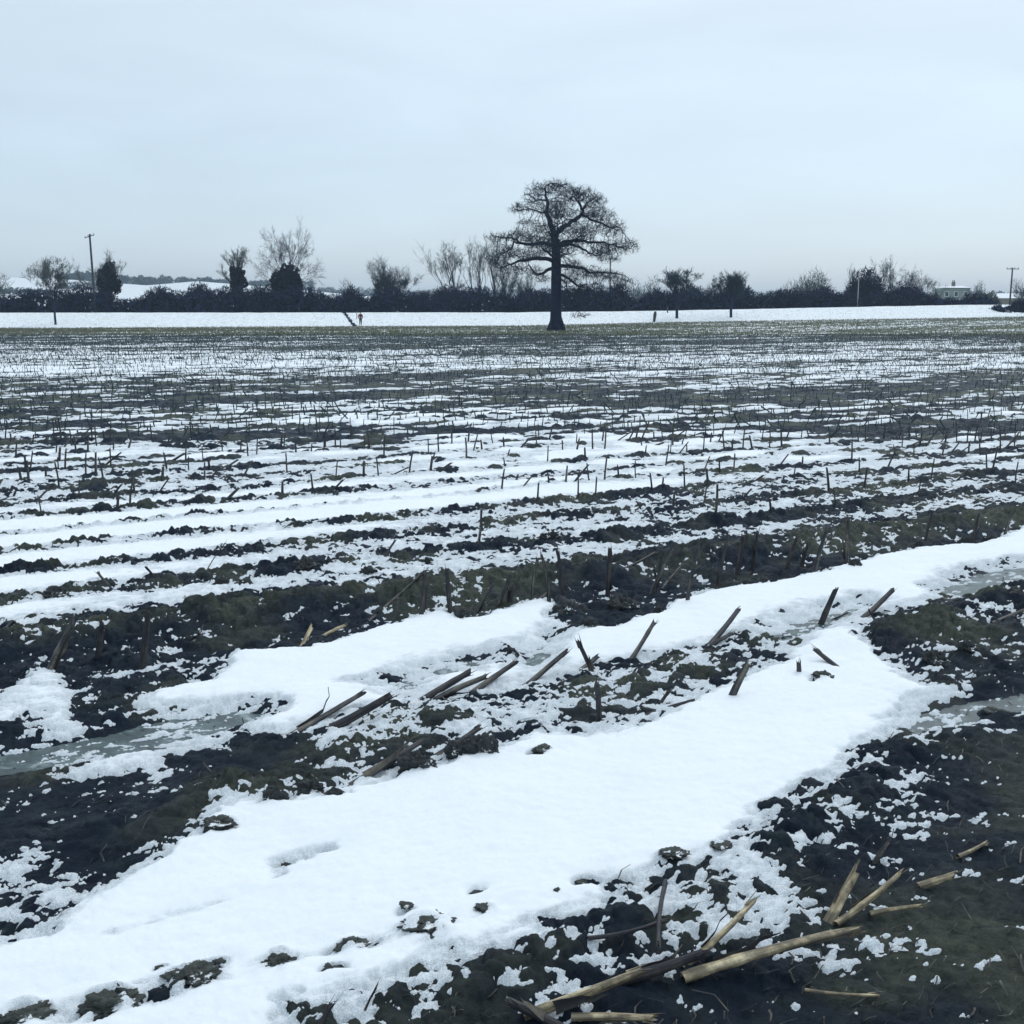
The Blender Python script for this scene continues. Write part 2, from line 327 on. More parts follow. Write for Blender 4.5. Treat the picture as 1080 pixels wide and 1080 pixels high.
m, t, b = mat('puddle_ice'); M['ice'] = m; oc = objco(t)
c = rampn(t, noise(t, 6, 5, .65, oc, .6), [(.32, (.012, .028, .032)), (.50, (.032, .060, .062)), (.60, (.075, .12, .12)), (.72, (.42, .48, .50))])
t.links.new(c, b.inputs['Base Color']); b.inputs['Roughness'].default_value = .3
bump(t, b, noise(t, 22, 6, .7, oc), .6, .010)

def stalk_mat(name, cols, streak=(60, 60, 3)):
    m, t, b = mat(name); M[name] = m; oc = objco(t)
    s1 = noise(t, 1.0, 5, .65, scaled(t, oc, streak)); s2 = noise(t, 14, 4, .6, oc)
    c = rampn(t, s1, [(.36, cols[0]), (.48, cols[1]), (.62, cols[2])])
    stain = rampn(t, s2, [(.42, (0, 0, 0)), (.54, (1, 1, 1))])
    c = mix(t, math_n(t, 'MULTIPLY', stain, .7), c, cols[0]); t.links.new(c, b.inputs['Base Color'])
    b.inputs['Roughness'].default_value = .65; bump(t, b, s1, .8, .006)
stalk_mat('straw', [(.05, .045, .035), (.36, .30, .18), (.60, .52, .34)])
stalk_mat('weathered_stalk', [(.008, .011, .018), (.040, .043, .046), (.15, .14, .115)])
stalk_mat('dark_stalk', [(.008, .010, .016), (.025, .026, .032), (.07, .065, .06)])
stalk_mat('brown_leaf', [(.010, .013, .018), (.045, .045, .040), (.14, .125, .09)], (10, 10, 2))

def plain(name, c0, c1, scale=3, rough=.85, bp=.3):
    m, t, b = mat(name); M[name] = m; oc = objco(t)
    n_ = noise(t, scale, 5, .65, oc)
    t.links.new(rampn(t, n_, [(.3, c0), (.7, c1)]), b.inputs['Base Color']); b.inputs['Roughness'].default_value = rough
    b.inputs['Specular IOR Level'].default_value = .2
    if bp: bump(t, b, n_, bp, .05)
    return m
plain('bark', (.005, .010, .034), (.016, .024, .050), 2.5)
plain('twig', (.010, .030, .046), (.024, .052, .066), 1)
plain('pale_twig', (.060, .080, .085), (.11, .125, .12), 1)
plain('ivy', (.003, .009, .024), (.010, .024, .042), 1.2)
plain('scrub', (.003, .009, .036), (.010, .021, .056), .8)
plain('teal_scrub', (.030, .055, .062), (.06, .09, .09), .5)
plain('olive_leaf', (.05, .07, .05), (.10, .12, .08), .8)
plain('pole_wood', (.03, .034, .042), (.06, .06, .062), 4)
plain('pale_post', (.30, .32, .32), (.42, .44, .43), 4)
plain('grass_blade', (.095, .115, .080), (.23, .22, .14), 1.5)
plain('brick', (.10, .10, .085), (.17, .16, .13), 2)
plain('render_wall', (.15, .20, .18), (.20, .25, .22), 1)
plain('roof_snow', (.8, .84, .87), (.87, .9, .92), 1)
plain('slate', (.05, .06, .07), (.09, .10, .11), 2)
plain('white_paint', (.72, .74, .76), (.8, .8, .8), 1, .4, 0)
plain('rubber', (.012, .012, .013), (.02, .02, .02), 8)
plain('window_glass', (.02, .03, .04), (.04, .05, .06), .5, .1, 0)
plain('red_cloth', (.07, .016, .026), (.11, .026, .036), 4)
plain('dark_cloth', (.012, .014, .022), (.02, .022, .03), 4)
plain('skin', (.42, .26, .20), (.5, .32, .25), 3, .6, 0)
plain('metal', (.25, .27, .29), (.32, .34, .36), 3, .4, 0)

# ------------------------------------------------------------------ mesh helpers
def mesh_np(name, V, Fc, mats, parent=None, smooth=True, attrs=None, loc=None):
    V = np.asarray(V, np.float32); Fc = np.asarray(Fc, np.int32); k = Fc.shape[1]
    me = bpy.data.meshes.new(name); me.vertices.add(len(V)); me.vertices.foreach_set('co', V.ravel())
    me.loops.add(Fc.size); me.loops.foreach_set('vertex_index', Fc.ravel())
    me.polygons.add(len(Fc)); me.polygons.foreach_set('loop_start', np.arange(0, Fc.size, k, dtype=np.int32))
    me.polygons.foreach_set('use_smooth', np.full(len(Fc), smooth, bool))
    for n_, d_ in (attrs or {}).items():
        a = me.attributes.new(n_, 'FLOAT', 'POINT'); a.data.foreach_set('value', np.asarray(d_, np.float32))
    me.update(calc_edges=True); me.validate()
    for q in (mats if isinstance(mats, (list, tuple)) else [mats]): me.materials.append(M[q])
    o = bpy.data.objects.new(name, me); col.objects.link(o)
    if parent: o.parent = parent
    if loc is not None: o.location = loc
    return o
def tag(o, label=None, cat=None, group=None, kind=None):
    if label: o['label'] = label
    if cat: o['category'] = cat
    if group: o['group'] = group
    if kind: o['kind'] = kind
    return o
def empty(name, loc, label=None, cat=None, group=None, rz=0):
    o = bpy.data.objects.new(name, None); col.objects.link(o); o.location = loc; o.rotation_euler = (0, 0, rz)
    o.empty_display_size = .2; return tag(o, label, cat, group)
class MB:
    """collects triangles / quads (as quads; triangles repeat nothing: two lists)"""
    def __init__(s): s.v = []; s.q = []; s.n = 0
    def add(s, V, Q): s.v.append(np.asarray(V, np.float32)); s.q.append(np.asarray(Q, np.int32) + s.n); s.n += len(V)
    def tube(s, P, r, k=6, cap=True):
        P = np.asarray(P, float); r = np.asarray(r, float) * np.ones(len(P)); n = len(P)
        T = np.gradient(P, axis=0); T /= np.linalg.norm(T, axis=1)[:, None] + 1e-9
        up = np.array([0, 0, 1.]) if abs(T[0][2]) < .9 else np.array([1., 0, 0])
        A = np.cross(T, up); A /= np.linalg.norm(A, axis=1)[:, None] + 1e-9; B = np.cross(T, A)
        an = np.arange(k) * 2 * math.pi / k
        V = P[:, None] + r[:, None, None] * (A[:, None] * np.cos(an)[None, :, None] + B[:, None] * np.sin(an)[None, :, None])
        V = V.reshape(-1, 3); i = np.arange(n - 1)[:, None] * k; j = np.arange(k)[None]; j2 = (j + 1) % k
        Q = np.stack([i + j, i + j2, i + k + j2, i + k + j], -1).reshape(-1, 4)
        s.add(V, Q)
        if cap:
            for e_, base in ((0, 0), (n - 1, (n - 1) * k)):
                c_ = np.vstack([V[base:base + k], P[e_][None]])
                s.add(c_, [[a_, (a_ + 1) % k, k, k] for a_ in range(0, k)])
    def box(s, x0, x1, y0, y1, z0, z1):
        V = [(x, y, z) for x in (x0, x1) for y in (y0, y1) for z in (z0, z1)]
        s.add(V, [(0, 1, 3, 2), (4, 6, 7, 5), (0, 4, 5, 1), (2, 3, 7, 6), (0, 2, 6, 4), (1, 5, 7, 3)])
    def build(s, name, m_, parent=None, smooth=True, loc=None):
        V = np.concatenate(s.v); Q = np.concatenate(s.q)
        me = bpy.data.meshes.new(name)
        tri = Q[:, 2] == Q[:, 3]
        cnt = np.where(tri, 3, 4); st = np.concatenate([[0], np.cumsum(cnt)[:-1]]).astype(np.int32)
        keep = np.ones(Q.shape, bool); keep[tri, 3] = False; idx = Q[keep]
        me.vertices.add(len(V)); me.vertices.foreach_set('co', V.ravel())
        me.loops.add(len(idx)); me.loops.foreach_set('vertex_index', idx)
        me.polygons.add(len(Q)); me.polygons.foreach_set('loop_start', st)
        me.polygons.foreach_set('use_smooth', np.full(len(Q), smooth, bool))
        me.update(calc_edges=True); me.materials.append(M[m_])
        o = bpy.data.objects.new(name, me); col.objects.link(o)
        if parent: o.parent = parent
        if loc is not None: o.location = loc
        return o

# ------------------------------------------------------------------ the field: soil and snow sheets
def polar_grid(az, D):
    A, DD = np.meshgrid(az, D); X = DD * np.tan(A); Y = DD.copy()
    return X.astype(np.float32).ravel(), Y.astype(np.float32).ravel(), len(D), len(az)
def quads(n, k):
    i = np.arange(n - 1)[:, None] * k; j = np.arange(k - 1)[None]
    return np.stack([i + j, i + j + 1, i + k + j + 1, i + k + j], -1).reshape(-1, 4).astype(np.int32)
azl = np.concatenate([np.arange(-56, -29, .5), np.arange(-29, 29, .056), np.arange(29, 56.1, .5)])
D = [1.1]
while D[-1] < 155:
    d_ = D[-1]; D.append(d_ * (1.012 if d_ < 2.2 else 1.0026 if d_ < 14 else 1.0031 if d_ < 40 else 1.0055))
D = np.array(D); D[-1] = 155.0
X, Y, n_, k_ = polar_grid(np.radians(azl), D)
soil, snow, dep, crust, grass, COV = heights(X, Y)
Q = quads(n_, k_)
dq = dep[Q]
keep_soil = dq.min(1) < 0.030; keep_snow = dq.max(1) > -0.004
def sub(V, Q, keep, at):
    Q = Q[keep]; used = np.zeros(len(V), bool); used[Q.ravel()] = True; re = np.cumsum(used) - 1
    return V[used], re[Q].astype(np.int32), {a: b_[used] for a, b_ in at.items()}
V, q, at = sub(np.stack([X, Y, soil], 1), Q, keep_soil, {'crust': crust, 'grass': grass})
print('soil faces', len(q)); tag(mesh_np('soil', V, q, 'soil', attrs=at), kind='structure')
thk = sst(0.002, 0.045, dep)
V, q, at = sub(np.stack([X, Y, snow], 1), Q, keep_snow, {'depth': thk})
print('snow faces', len(q)); tag(mesh_np('snow', V, q, 'snow', attrs=at), kind='structure')
def ground_z(x, y):
    s, sn, d, *_ = heights(np.array([x]).ravel(), np.array([y]).ravel()); return np.where(d > 0, np.maximum(s, sn), s)

# ground under everything, behind the camera and out to the horizon
Vp = [(-6000, -3000, -.35), (6000, -3000, -.35), (6000, 9000, -.35), (-6000, 9000, -.35)]
tag(mesh_np('ground', Vp, [[0, 1, 2, 3]], 'far_snow', smooth=False), kind='structure')

# frozen puddles
for i, L in enumerate(ICEG):
    c0 = np.mean(np.array(L), 0); pts = []
    L2 = np.array(L)
    for j in range(len(L2)):
        a_, b_ = L2[j], L2[(j + 1) % len(L2)]
        for s_ in (0, .25, .5, .75): pts.append(a_ + (b_ - a_) * s_)
    pts = np.array(pts); rr = [1.05, .7, .35, .02]
    V = []; k = len(pts)
    for r_ in rr:
        for p in pts:
            q_ = c0 + (p - c0) * r_; V.append((q_[0], q_[1], 0.0))
    V = np.array(V, np.float32); lv = np.median(heights(pts[:, 0] * .5 + c0[0] * .5, pts[:, 1] * .5 + c0[1] * .5)[0]) + 0.005
    V[:, 2] = lv; Qi = [[a * k + j, a * k + (j + 1) % k, (a + 1) * k + (j + 1) % k, (a + 1) * k + j] for a in range(3) for j in range(k)]
    tag(mesh_np('puddle_ice', V, Qi, 'ice'), kind='structure')

# ------------------------------------------------------------------ bank, plain and hills beyond the field
def crest(x): return np.interp(x * 1.0, XC, ZC)
def far_z(x, y):
    b0 = np.interp(x * 155.0 / np.maximum(y, 100), XR, ZR)
    cz = np.interp(x * 180.0 / np.maximum(y, 150), XC, ZC)
    t1 = sst(153.5, 178, y); t2 = sst(182, 190, y)
    endr = 1 - sst(74, 84, x * 180 / np.maximum(y, 150)) * 0.6
    z = b0 * (1 - t1) + cz * t1 * endr
    z = z * (1 - t2) + 0.4 * t2
    hl = sst(420, 900, y)
    ang = x / np.maximum(y, 1)
    hh = np.interp(ang, [-.8, -.43, -.36, -.30, -.26, -.20, -.10, .1, .4, .8], [30, 29, 27.5, 24, 26.5, 22, 14, 11, 9, 9])
    z = z + hl * (hh - 2) + hl * 1.2 * vn(x / 90, y / 120, 201)
    return z + 0.05 * fbm(x / 3, y / 3, 203, 3) * sst(155, 165, y)
azf = np.radians(np.arange(-50, 50.1, .25)); Df = np.concatenate([np.arange(154.6, 195, .6), np.arange(195, 400, 10), np.arange(400, 1400, 20), np.arange(1400, 6001, 400)])
X, Y, n_, k_ = polar_grid(azf, Df)
Z = far_z(X, Y); Z = np.where(Y < 155.2, Z - .06, Z)
tag(mesh_np('snowy_bank', np.stack([X, Y, Z], 1), quads(n_, k_), 'far_snow'), kind='structure')
def gz(x, y):
    return float(far_z(np.array([x]), np.array([y]))[0]) if y > 155 else float(ground_z(x, y)[0])
def at(px, y):          # a point on the ground at forward distance y along image column px
    x = (px - CX) / F * y / CS * 1.0
    x = (px - CX) / F * (y * CS + 0.0)
    return x, y
def at(px, y, py=331):  # forward distance y, image column px (at a height near the horizon)
    a = (px - CX) / F; b = (540 - py) / F
    return a * y / (CS + b * SN), y
def hpx(n, y): return n * y / F * 1.0

# worn path with steps down the bank
P = [at(360, 181, 331), at(365, 172, 336), at(370, 163, 340), at(375, 156, 344)]
mb = MB()
for i in range(len(P) - 1):
    for s_ in np.linspace(0, 1, 8, endpoint=False):
        x_ = P[i][0] * (1 - s_) + P[i + 1][0] * s_; y_ = P[i][1] * (1 - s_) + P[i + 1][1] * s_
        z_ = gz(x_, y_); wd = .10 + .16 * rnd.random(); ox = rnd.uniform(-.1, .1); mb.box(x_ - wd + ox, x_ + wd + ox, y_ - .3, y_ + .3, z_ - .1, z_ + .06 + .09 * rnd.random())
tag(mb.build('path_steps', 'scrub', smooth=False), kind='structure')

# ------------------------------------------------------------------ trees
def tree_rec(mb, tw, p, d, L, r, lev, maxl, R_, sp=.55, up=.15, gn=.2, nb=(2, 3), shrink=.72):
    n = 4; P = [p]; q = np.array(p, float); dd = np.array(d, float)
    for i in range(n):
        dd = dd + R_.normal(0, gn, 3) * .6; dd[2] += up * .25; dd /= np.linalg.norm(dd); q = q + dd * L / n; P.append(q.copy())
    rr = np.linspace(r, r * .68, n + 1)
    mb.tube(P, rr, 6 if lev < 2 else 3, cap=False)
    if lev >= maxl - 1:
        k_ = 7; pp = np.array(P)[R_.randint(1, n + 1, k_)]; T_ = dd * .8 + R_.normal(0, .45, (k_, 3)); T_[:, 2] += up * .5; T_ /= np.linalg.norm(T_, axis=1)[:, None]
        S_ = np.cross(T_, R_.normal(0, 1, (k_, 3))); S_ /= np.linalg.norm(S_, axis=1)[:, None]; l_ = L * (.5 + .9 * R_.rand(k_))[:, None]
        V_ = np.stack([pp - S_ * .016, pp + S_ * .016, pp + T_ * l_], 1).reshape(-1, 3); i_ = np.arange(k_)[:, None] * 3
        tw.add(V_, np.concatenate([i_, i_ + 1, i_ + 2, i_ + 2], 1))
    if lev >= maxl:
        return
    for i in range(R_.randint(nb[0], nb[1] + 1)):
        j = n if i == 0 else R_.randint(1, n + 1)
        a = R_.normal(0, 1, 3); a -= a.dot(dd) * dd; a /= np.linalg.norm(a) + 1e-9
        s = sp * (.35 if i == 0 else 1) * (0.7 + .6 * R_.rand())
        nd = dd * math.cos(s) + a * math.sin(s); nd[2] += up; nd /= np.linalg.norm(nd)
        tree_rec(mb if lev < maxl - 2 else tw, tw, P[j], nd, L * shrink * (.75 + .5 * R_.rand()), rr[j] * (.8 if i == 0 else .62), lev + 1, maxl, R_, sp, up, gn, nb, shrink)
def slivers(mb, C_, n, rad, L, wd, R_, vertical=.0, shell=.5, flat=False):
    """n thin leaf/twig blades in an ellipsoid"""
    d = R_.normal(0, 1, (n, 3)); d /= np.linalg.norm(d, axis=1)[:, None]
    rr = R_.rand(n) ** (1 / 3.0) * (1 - shell) + shell * R_.rand(n) ** .25
    P = np.array(C_) + d * rr[:, None] * np.array(rad)
    T = R_.normal(0, 1, (n, 3)) + d * .8; T[:, 2] += vertical; T /= np.linalg.norm(T, axis=1)[:, None]
    S = np.cross(T, R_.normal(0, 1, (n, 3))); S /= np.linalg.norm(S, axis=1)[:, None]
    l = L * (.5 + R_.rand(n))[:, None]; w_ = wd * (.5 + R_.rand(n))[:, None]
    if not flat:
        V = np.stack([P - S * w_ * .5, P + S * w_ * .5, P + T * l], 1).reshape(-1, 3)
        i = np.arange(n)[:, None] * 3; mb.add(V, np.concatenate([i, i + 1, i + 2, i + 2], 1))
    else:
        V = np.stack([P - T * l * .5, P + S * w_ * .5, P + T * l * .5, P - S * w_ * .5], 1).reshape(-1, 3)
        i = np.arange(n)[:, None] * 4; mb.add(V, np.concatenate([i, i + 1, i + 2, i + 3], 1))

def bare_tree(name, px, y, top, wid, label, base=None, seed=1, lean=0, trunk_frac=.3, up=.2, sp=.5, depth=6, tm='twig', r0=None, stems=1, group=None, z0=None, nb=(2, 3), gn=.2):
    """top/wid in photo pixels: crown top row and crown width"""
    R_ = np.random.RandomState(seed); x, y = at(px, y); z = gz(x, y) if z0 is None else z0
    hgt = H + (HOR - top) * y / F * .995 - z
    wm = wid * y / F
    root = empty(name, (x, y, z - .05), label, 'tree', group)
    A, B = MB(), MB(); r0 = r0 or hgt * .022
    tl = hgt * trunk_frac
    for s in range(stems):
        ang = 2 * math.pi * s / max(stems, 1) + .4; off = (0 if stems == 1 else .35)
        bx = np.array([off * math.cos(ang), off * math.sin(ang), 0]) * hgt * .05
        dd = np.array([lean + (0 if stems == 1 else .16 * math.cos(ang)), (0 if stems == 1 else .16 * math.sin(ang)), 1.])
        dd /= np.linalg.norm(dd)
        tp = bx + dd * tl; mid = bx + dd * tl * .5 + np.array([R_.normal(0, .01), 0, 0]) * hgt
        A.tube([bx, bx + dd * tl * .08, mid, tp], [r0 * 1.35, r0 * 1.05, r0 * .95, r0 * .85], 8, cap=False)
        nm = 7 if stems == 1 else 3
        for i in range(nm):
            a = 2 * math.pi * i / nm + R_.rand()
            s_ = (sp * (.8 + .5 * R_.rand())) if i else .08
            nd = np.array([math.sin(s_) * math.cos(a), math.sin(s_) * math.sin(a), math.cos(s_)]) + np.array([lean, 0, 0])
            nd /= np.linalg.norm(nd)
            st = bx + dd * tl * (1 if i == 0 else .6 + .4 * R_.rand())
            tree_rec(A, B, st, nd, (hgt - tl) * .36, r0 * (.72 if i == 0 else .42), 1, depth, R_, sp, up, gn, nb)
    # fit the crown to the photographed height and width
    allv = np.concatenate(A.v + B.v); ht = np.percentile(allv[:, 2], 99.7); wt = np.percentile(np.abs(allv[:, 0] - np.median(allv[:, 0])), 98) * 2
    sz = hgt / ht; sx = wm / wt
    for mbb in (A, B):
        for v_ in mbb.v:
            v_[:, 2] *= sz; f_ = np.clip(v_[:, 2] / (tl * sz), 0, 1); ff = 1 + (sx - 1) * f_
            v_[:, 0] *= ff; v_[:, 1] *= ff
    A.build('trunk', 'bark', root); B.build('crown', tm, root)
    return root, hgt, wm
def bush(name, px, y, top, wid, label, cat='bush', seed=1, m_='scrub', n=2600, group=None, L=.55, wd=.16, base_z=None, lobes=7, depth=None, vert=.6, stems=True):
    R_ = np.random.RandomState(seed); x, y = at(px, y); z = gz(x, y) if base_z is None else base_z
    h = (H + (HOR - top) * y / F - z) * (1.1 if m_ == 'teal_scrub' else 1.0); wm = wid * y / F; dp = depth or min(wm, 7)
    root = empty(name, (x, y, z - .05), label, cat, group); A = MB()
    per = n // lobes
    for i in range(lobes):
        f_ = (i + .5) / lobes * 2 - 1; f_ += R_.normal(0, .12)
        k = math.sqrt(max(.12, 1 - f_ * f_)); rw = wm / lobes * 1.25 + .6; cz = h * (.42 + .1 * k) * (k * .75 + .25)
        slivers(A, (f_ * wm * .42, R_.normal(0, .2) * dp * .4, cz * .95), per, (rw, dp * .42, max(.6, h * k * .5)), L, wd, R_, vert)
    slivers(A, (0, 0, h * .35), n // 2, (wm * .44, dp * .4, h * .36), L, wd * (3.5 if m_ != 'teal_scrub' else 1.5), R_, vert, shell=.1)
    A.build('crown', m_, root, smooth=False)
    if stems:
        S = MB()
        for i in range(5):
            a = R_.rand() * 6.28; S.tube([(math.cos(a) * .2, math.sin(a) * .2, 0), (math.cos(a) * wm * .12, math.sin(a) * .6, h * .45), (math.cos(a) * wm * .2, math.sin(a) * .9, h * .75)], [.09, .06, .03], 5)
        S.build('trunk', 'bark', root)
    return root
def hedge(px0, px1, y, top_fn, label, seed, m_='scrub', per_m=95, L=.55, wd=.15, name='hedge', group=None, base=None, dp=1.6, cat='hedge'):
    R_ = np.random.RandomState(seed); x0, _ = at(px0, y); x1, _ = at(px1, y); A = MB(); xm = (x0 + x1) / 2
    z0 = gz(xm, y) if base is None else base
    root = empty(name, (xm, y, z0), label, cat, group)
    n = int((x1 - x0) * per_m); xs = x0 + R_.rand(n) * (x1 - x0); pxs = CX + xs / y * F * CS * 1.0
    zb = far_z(xs, np.full(n, y)) if base is None else np.full(n, base)
    tops = H + (HOR - top_fn(pxs)) * y / F + .55 * vn(xs / 1.3, xs * 0, seed) + 1.1 * vn(xs / 6, xs * 0, seed + 1)
    f_ = R_.rand(n) ** .75; z = zb + (tops - zb) * f_; yy = R_.normal(0, .55, n) * dp * (1.15 - f_ * .6)
    P = np.stack([xs - xm, yy, z - z0], 1)
    T = R_.normal(0, 1, (n, 3)); T[:, 2] += .9; T /= np.linalg.norm(T, axis=1)[:, None]
    S = np.cross(T, R_.normal(0, 1, (n, 3))); S /= np.linalg.norm(S, axis=1)[:, None]
    l = L * (.4 + R_.rand(n))[:, None]; w_ = (wd * (.5 + R_.rand(n)) * (1.9 - f_ * 1.2))[:, None]
    big = (R_.rand(n) < .4) & (f_ < .80); w_[big] *= 6
    V = np.stack([P - S * w_ * .5, P + S * w_ * .5, P + T * l], 1).reshape(-1, 3); i = np.arange(n)[:, None] * 3
    A.add(V, np.concatenate([i, i + 1, i + 2, i + 2], 1))
    A.build('foliage', m_, root, smooth=False)
    return root

# ---- the oak: space colonisation grown from traced main limbs
def build_oak():
    R_ = np.random.RandomState(5); yo = None
    for yy in np.arange(100, 140, .25):
        if HOR + F * (H - float(base_z(np.array([6.]), np.array([yy]))[0])) / yy < 348.5: yo = yy; break
    S = yo / F * 1.0; ox, _ = at(587, yo); oz = float(ground_z(ox, yo)[0]) - .05
    def c(X_, Y_, dep=0.0):      # crop coordinates (5.4 per photo pixel) -> metres from the tree base
        return np.array([(500 + X_ / 5.4 - 587) * S, dep, H + (HOR - (180 + Y_ / 5.4)) * S - oz])
    limbs = [  # (points, start radius) ; first is the trunk
        ([c(470, 925), c(468, 880), c(466, 820), c(467, 700), c(467, 600), c(466, 520), c(464, 450), c(456, 380)], (.82, .64, .55, .52, .49, .46, .42, .38)),
        ([c(456, 380), c(432, 310, .2), c(412, 262, .5), (c(418, 215, .6)), c(405, 170, .4), c(402, 120, .2)], (.34, .28, .22, .18, .13, .07)),
        ([c(458, 380), c(500, 345, -.2), c(545, 312, -.5), c(592, 292, -.7), c(608, 262, -.8), c(590, 215, -.6), c(560, 178, -.4)], (.32, .27, .24, .21, .17, .12, .07)),
        ([c(605, 275, -.7), c(650, 300, -.6), c(700, 320, -1), c(760, 345, -1.2), c(810, 350, -1.4)], (.17, .14, .11, .08, .05)),
        ([c(600, 262, -.8), c(630, 215, -1), c(668, 190, -1.2)], (.14, .10, .05)),
        ([c(458, 440), c(400, 425, .5), c(340, 432, .9), (c(285, 425, 1.3)), c(230, 415, 1.6), c(215, 450, 1.8), c(180, 470, 2)], (.26, .22, .19, .16, .12, .09, .06)),
        ([c(270, 428, 1.3), c(220, 395, .8), c(160, 395, .4), c(110, 385, .2)], (.12, .09, .07, .04)),
        ([c(460, 525), c(420, 513, -.4), c(370, 512, -.9), c(310, 522, -1.4), c(250, 530, -1.8), c(200, 552, -2.1), c(140, 568, -2.4)], (.26, .23, .21, .18, .14, .10, .06)),
        ([c(462, 562), c(425, 568, .4), c(395, 590, .8), c(365, 600, 1.1), c(335, 578, 1.3), c(318, 545, 1.4)], (.22, .19, .16, .13, .10, .06)),
        ([c(470, 440), c(530, 415, .5), c(600, 408, 1), c(660, 418, 1.5), c(720, 415, 1.9), c(790, 430, 2.2), c(860, 452, 2.5)], (.24, .21, .18, .15, .12, .09, .05)),
        ([c(470, 450), c(530, 435, -.6), c(590, 450, -1.2), c(640, 485, -1.6), c(690, 505, -1.9)], (.2, .17, .14, .10, .05)),
        ([c(472, 548), c(530, 555, -.5), c(600, 565, -1.1), c(650, 590, -1.6), c(710, 590, -2), c(780, 595, -2.3), c(840, 610, -2.6)], (.22, .2, .17, .14, .11, .08, .05)),
        ([c(474, 590), c(520, 610, .5), c(565, 640, 1), c(600, 665, 1.3), c(640, 650, 1.6), c(655, 690, 1.8)], (.18, .15, .13, .10, .08, .04)),
        ([c(474, 600), c(520, 650, -.4), c(540, 720, -.7), c(570, 790, -.9), c(620, 825, -1)], (.10, .08, .06, .04, .02)),
        ([c(464, 430), c(470, 390, 1.2), c(490, 350, 2.4), c(480, 320, 3.4)], (.22, .17, .12, .06)),
        ([c(464, 450), c(450, 420, -1.4), c(430, 390, -2.8), c(440, 360, -3.8)], (.22, .17, .12, .06)),
        ([c(467, 500), c(500, 490, 1.6), c(520, 480, 3.2), c(560, 470, 4.4)], (.2, .16, .11, .06)),
        ([c(467, 520), c(440, 500, -1.8), c(400, 480, -3.4), c(380, 470, -4.6)], (.2, .16, .11, .06)),
        ([c(400, 120, .2), c(440, 105, 0), c(475, 110, -.2)], (.08, .06, .03)), ([c(410, 190, .5), c(350, 190, .9), c(310, 160, 1.2)], (.10, .07, .04)),
        ([c(415, 262, .5), c(370, 255, .9), c(340, 240, 1.2), c(280, 235, 1.6)], (.13, .10, .08, .04)),
    ]
    nodes = []; par = []; rad = []
    for P, rr in limbs:
        P = [np.array(p) for p in P]
        if not nodes: last = -1
        else:
            d = np.linalg.norm(np.array(nodes) - P[0], axis=1); last = int(d.argmin())
        for a, b_, ra, rb in zip(P[:-1], P[1:], rr[:-1], rr[1:]):
            ln = np.linalg.norm(b_ - a); n = max(1, int(ln / .28))
            for s in range(n + (1 if last == -1 else 0)):
                t_ = s / n if last == -1 or nodes == [] else (s + 1) / n
                if t_ > 1: continue
                q = a + (b_ - a) * t_ + (R_.normal(0, .035, 3) if rb < .4 else 0)
                nodes.append(q); par.append(last); rad.append(ra + (rb - ra) * t_); last = len(nodes) - 1
    n_l = len(nodes)
    # crown clumps (crop x, y, rx, ry, depth, depth radius)
    cl = [(395, 130, 95, 55, 0, 2.2), (470, 120, 80, 45, -1, 2), (590, 160, 90, 60, -.5, 2.4), (665, 190, 75, 55, -.8, 2.2), (280, 225, 85, 30, 1.2, 1.5), (340, 180, 60, 50, .8, 1.6),
          (700, 270, 90, 55, -.6, 2.4), (770, 340, 80, 60, -1, 2.4), (840, 430, 90, 48, 1.0, 2.4), (750, 440, 100, 50, 1.5, 2.2), (610, 380, 80, 50, .5, 2.6), (680, 480, 70, 28, -1.5, 1.8),
          (170, 385, 100, 30, .5, 1.6), (280, 370, 110, 42, 1.0, 2.2), (190, 450, 90, 40, 1.6, 1.8), (140, 510, 75, 45, -1, 2.2), (220, 560, 90, 40, -2, 2), (330, 490, 80, 40, -1, 2.2), (370, 330, 60, 35, 1.2, 2),
          (340, 570, 55, 45, 1.1, 1.5), (390, 610, 45, 28, .9, 1.4), (560, 540, 70, 45, .8, 2.2), (640, 580, 80, 45, -1.2, 2.2), (740, 600, 90, 40, -2, 2.2), (820, 625, 60, 28, -2.4, 1.6), (620, 670, 55, 40, 1.2, 1.6), (560, 700, 45, 60, -.6, 1.3), (600, 815, 55, 22, -.9, .8),
          (500, 240, 90, 60, 2.5, 2), (430, 250, 80, 70, -2.5, 2), (520, 430, 110, 70, 3.6, 1.8), (400, 440, 110, 60, -3.8, 1.8), (540, 350, 90, 50, -3, 1.8), (380, 400, 90, 50, 3.2, 1.8), (500, 190, 70, 50, 1.4, 1.8), (640, 340, 80, 40, .5, 2), (760, 500, 70, 26, 1.2, 1.6), (300, 305, 60, 26, .6, 1.5), (250, 480, 90, 34, .4, 1.8), (650, 250, 90, 60, .6, 2), (540, 150, 90, 50, .8, 2), (420, 330, 60, 50, 1.5, 1.6), (540, 610, 70, 40, .4, 1.6)]
    At = []
    for X_, Y_, rx, ry, dp, dr in cl:
        n = int(100 + rx * ry * dr * .027)
        d = R_.normal(0, 1, (n, 3)); d /= np.linalg.norm(d, axis=1)[:, None]; d *= (R_.rand(n) ** .45 * R_.uniform(.85, 1.2, n))[:, None]
        At.append(c(X_, Y_ + 10, dp) + d * np.array([rx * 1.04 / 5.4 * S, dr, ry * .88 / 5.4 * S]))
    At = np.concatenate(At).astype(np.float32)
    alive = np.ones(len(At), bool)
    N = np.array(nodes, np.float32); par = list(par)
    trunk_mask = N[:, 2] < 0
    best = np.full(len(At), 1e9, np.float32); bi = np.zeros(len(At), int)
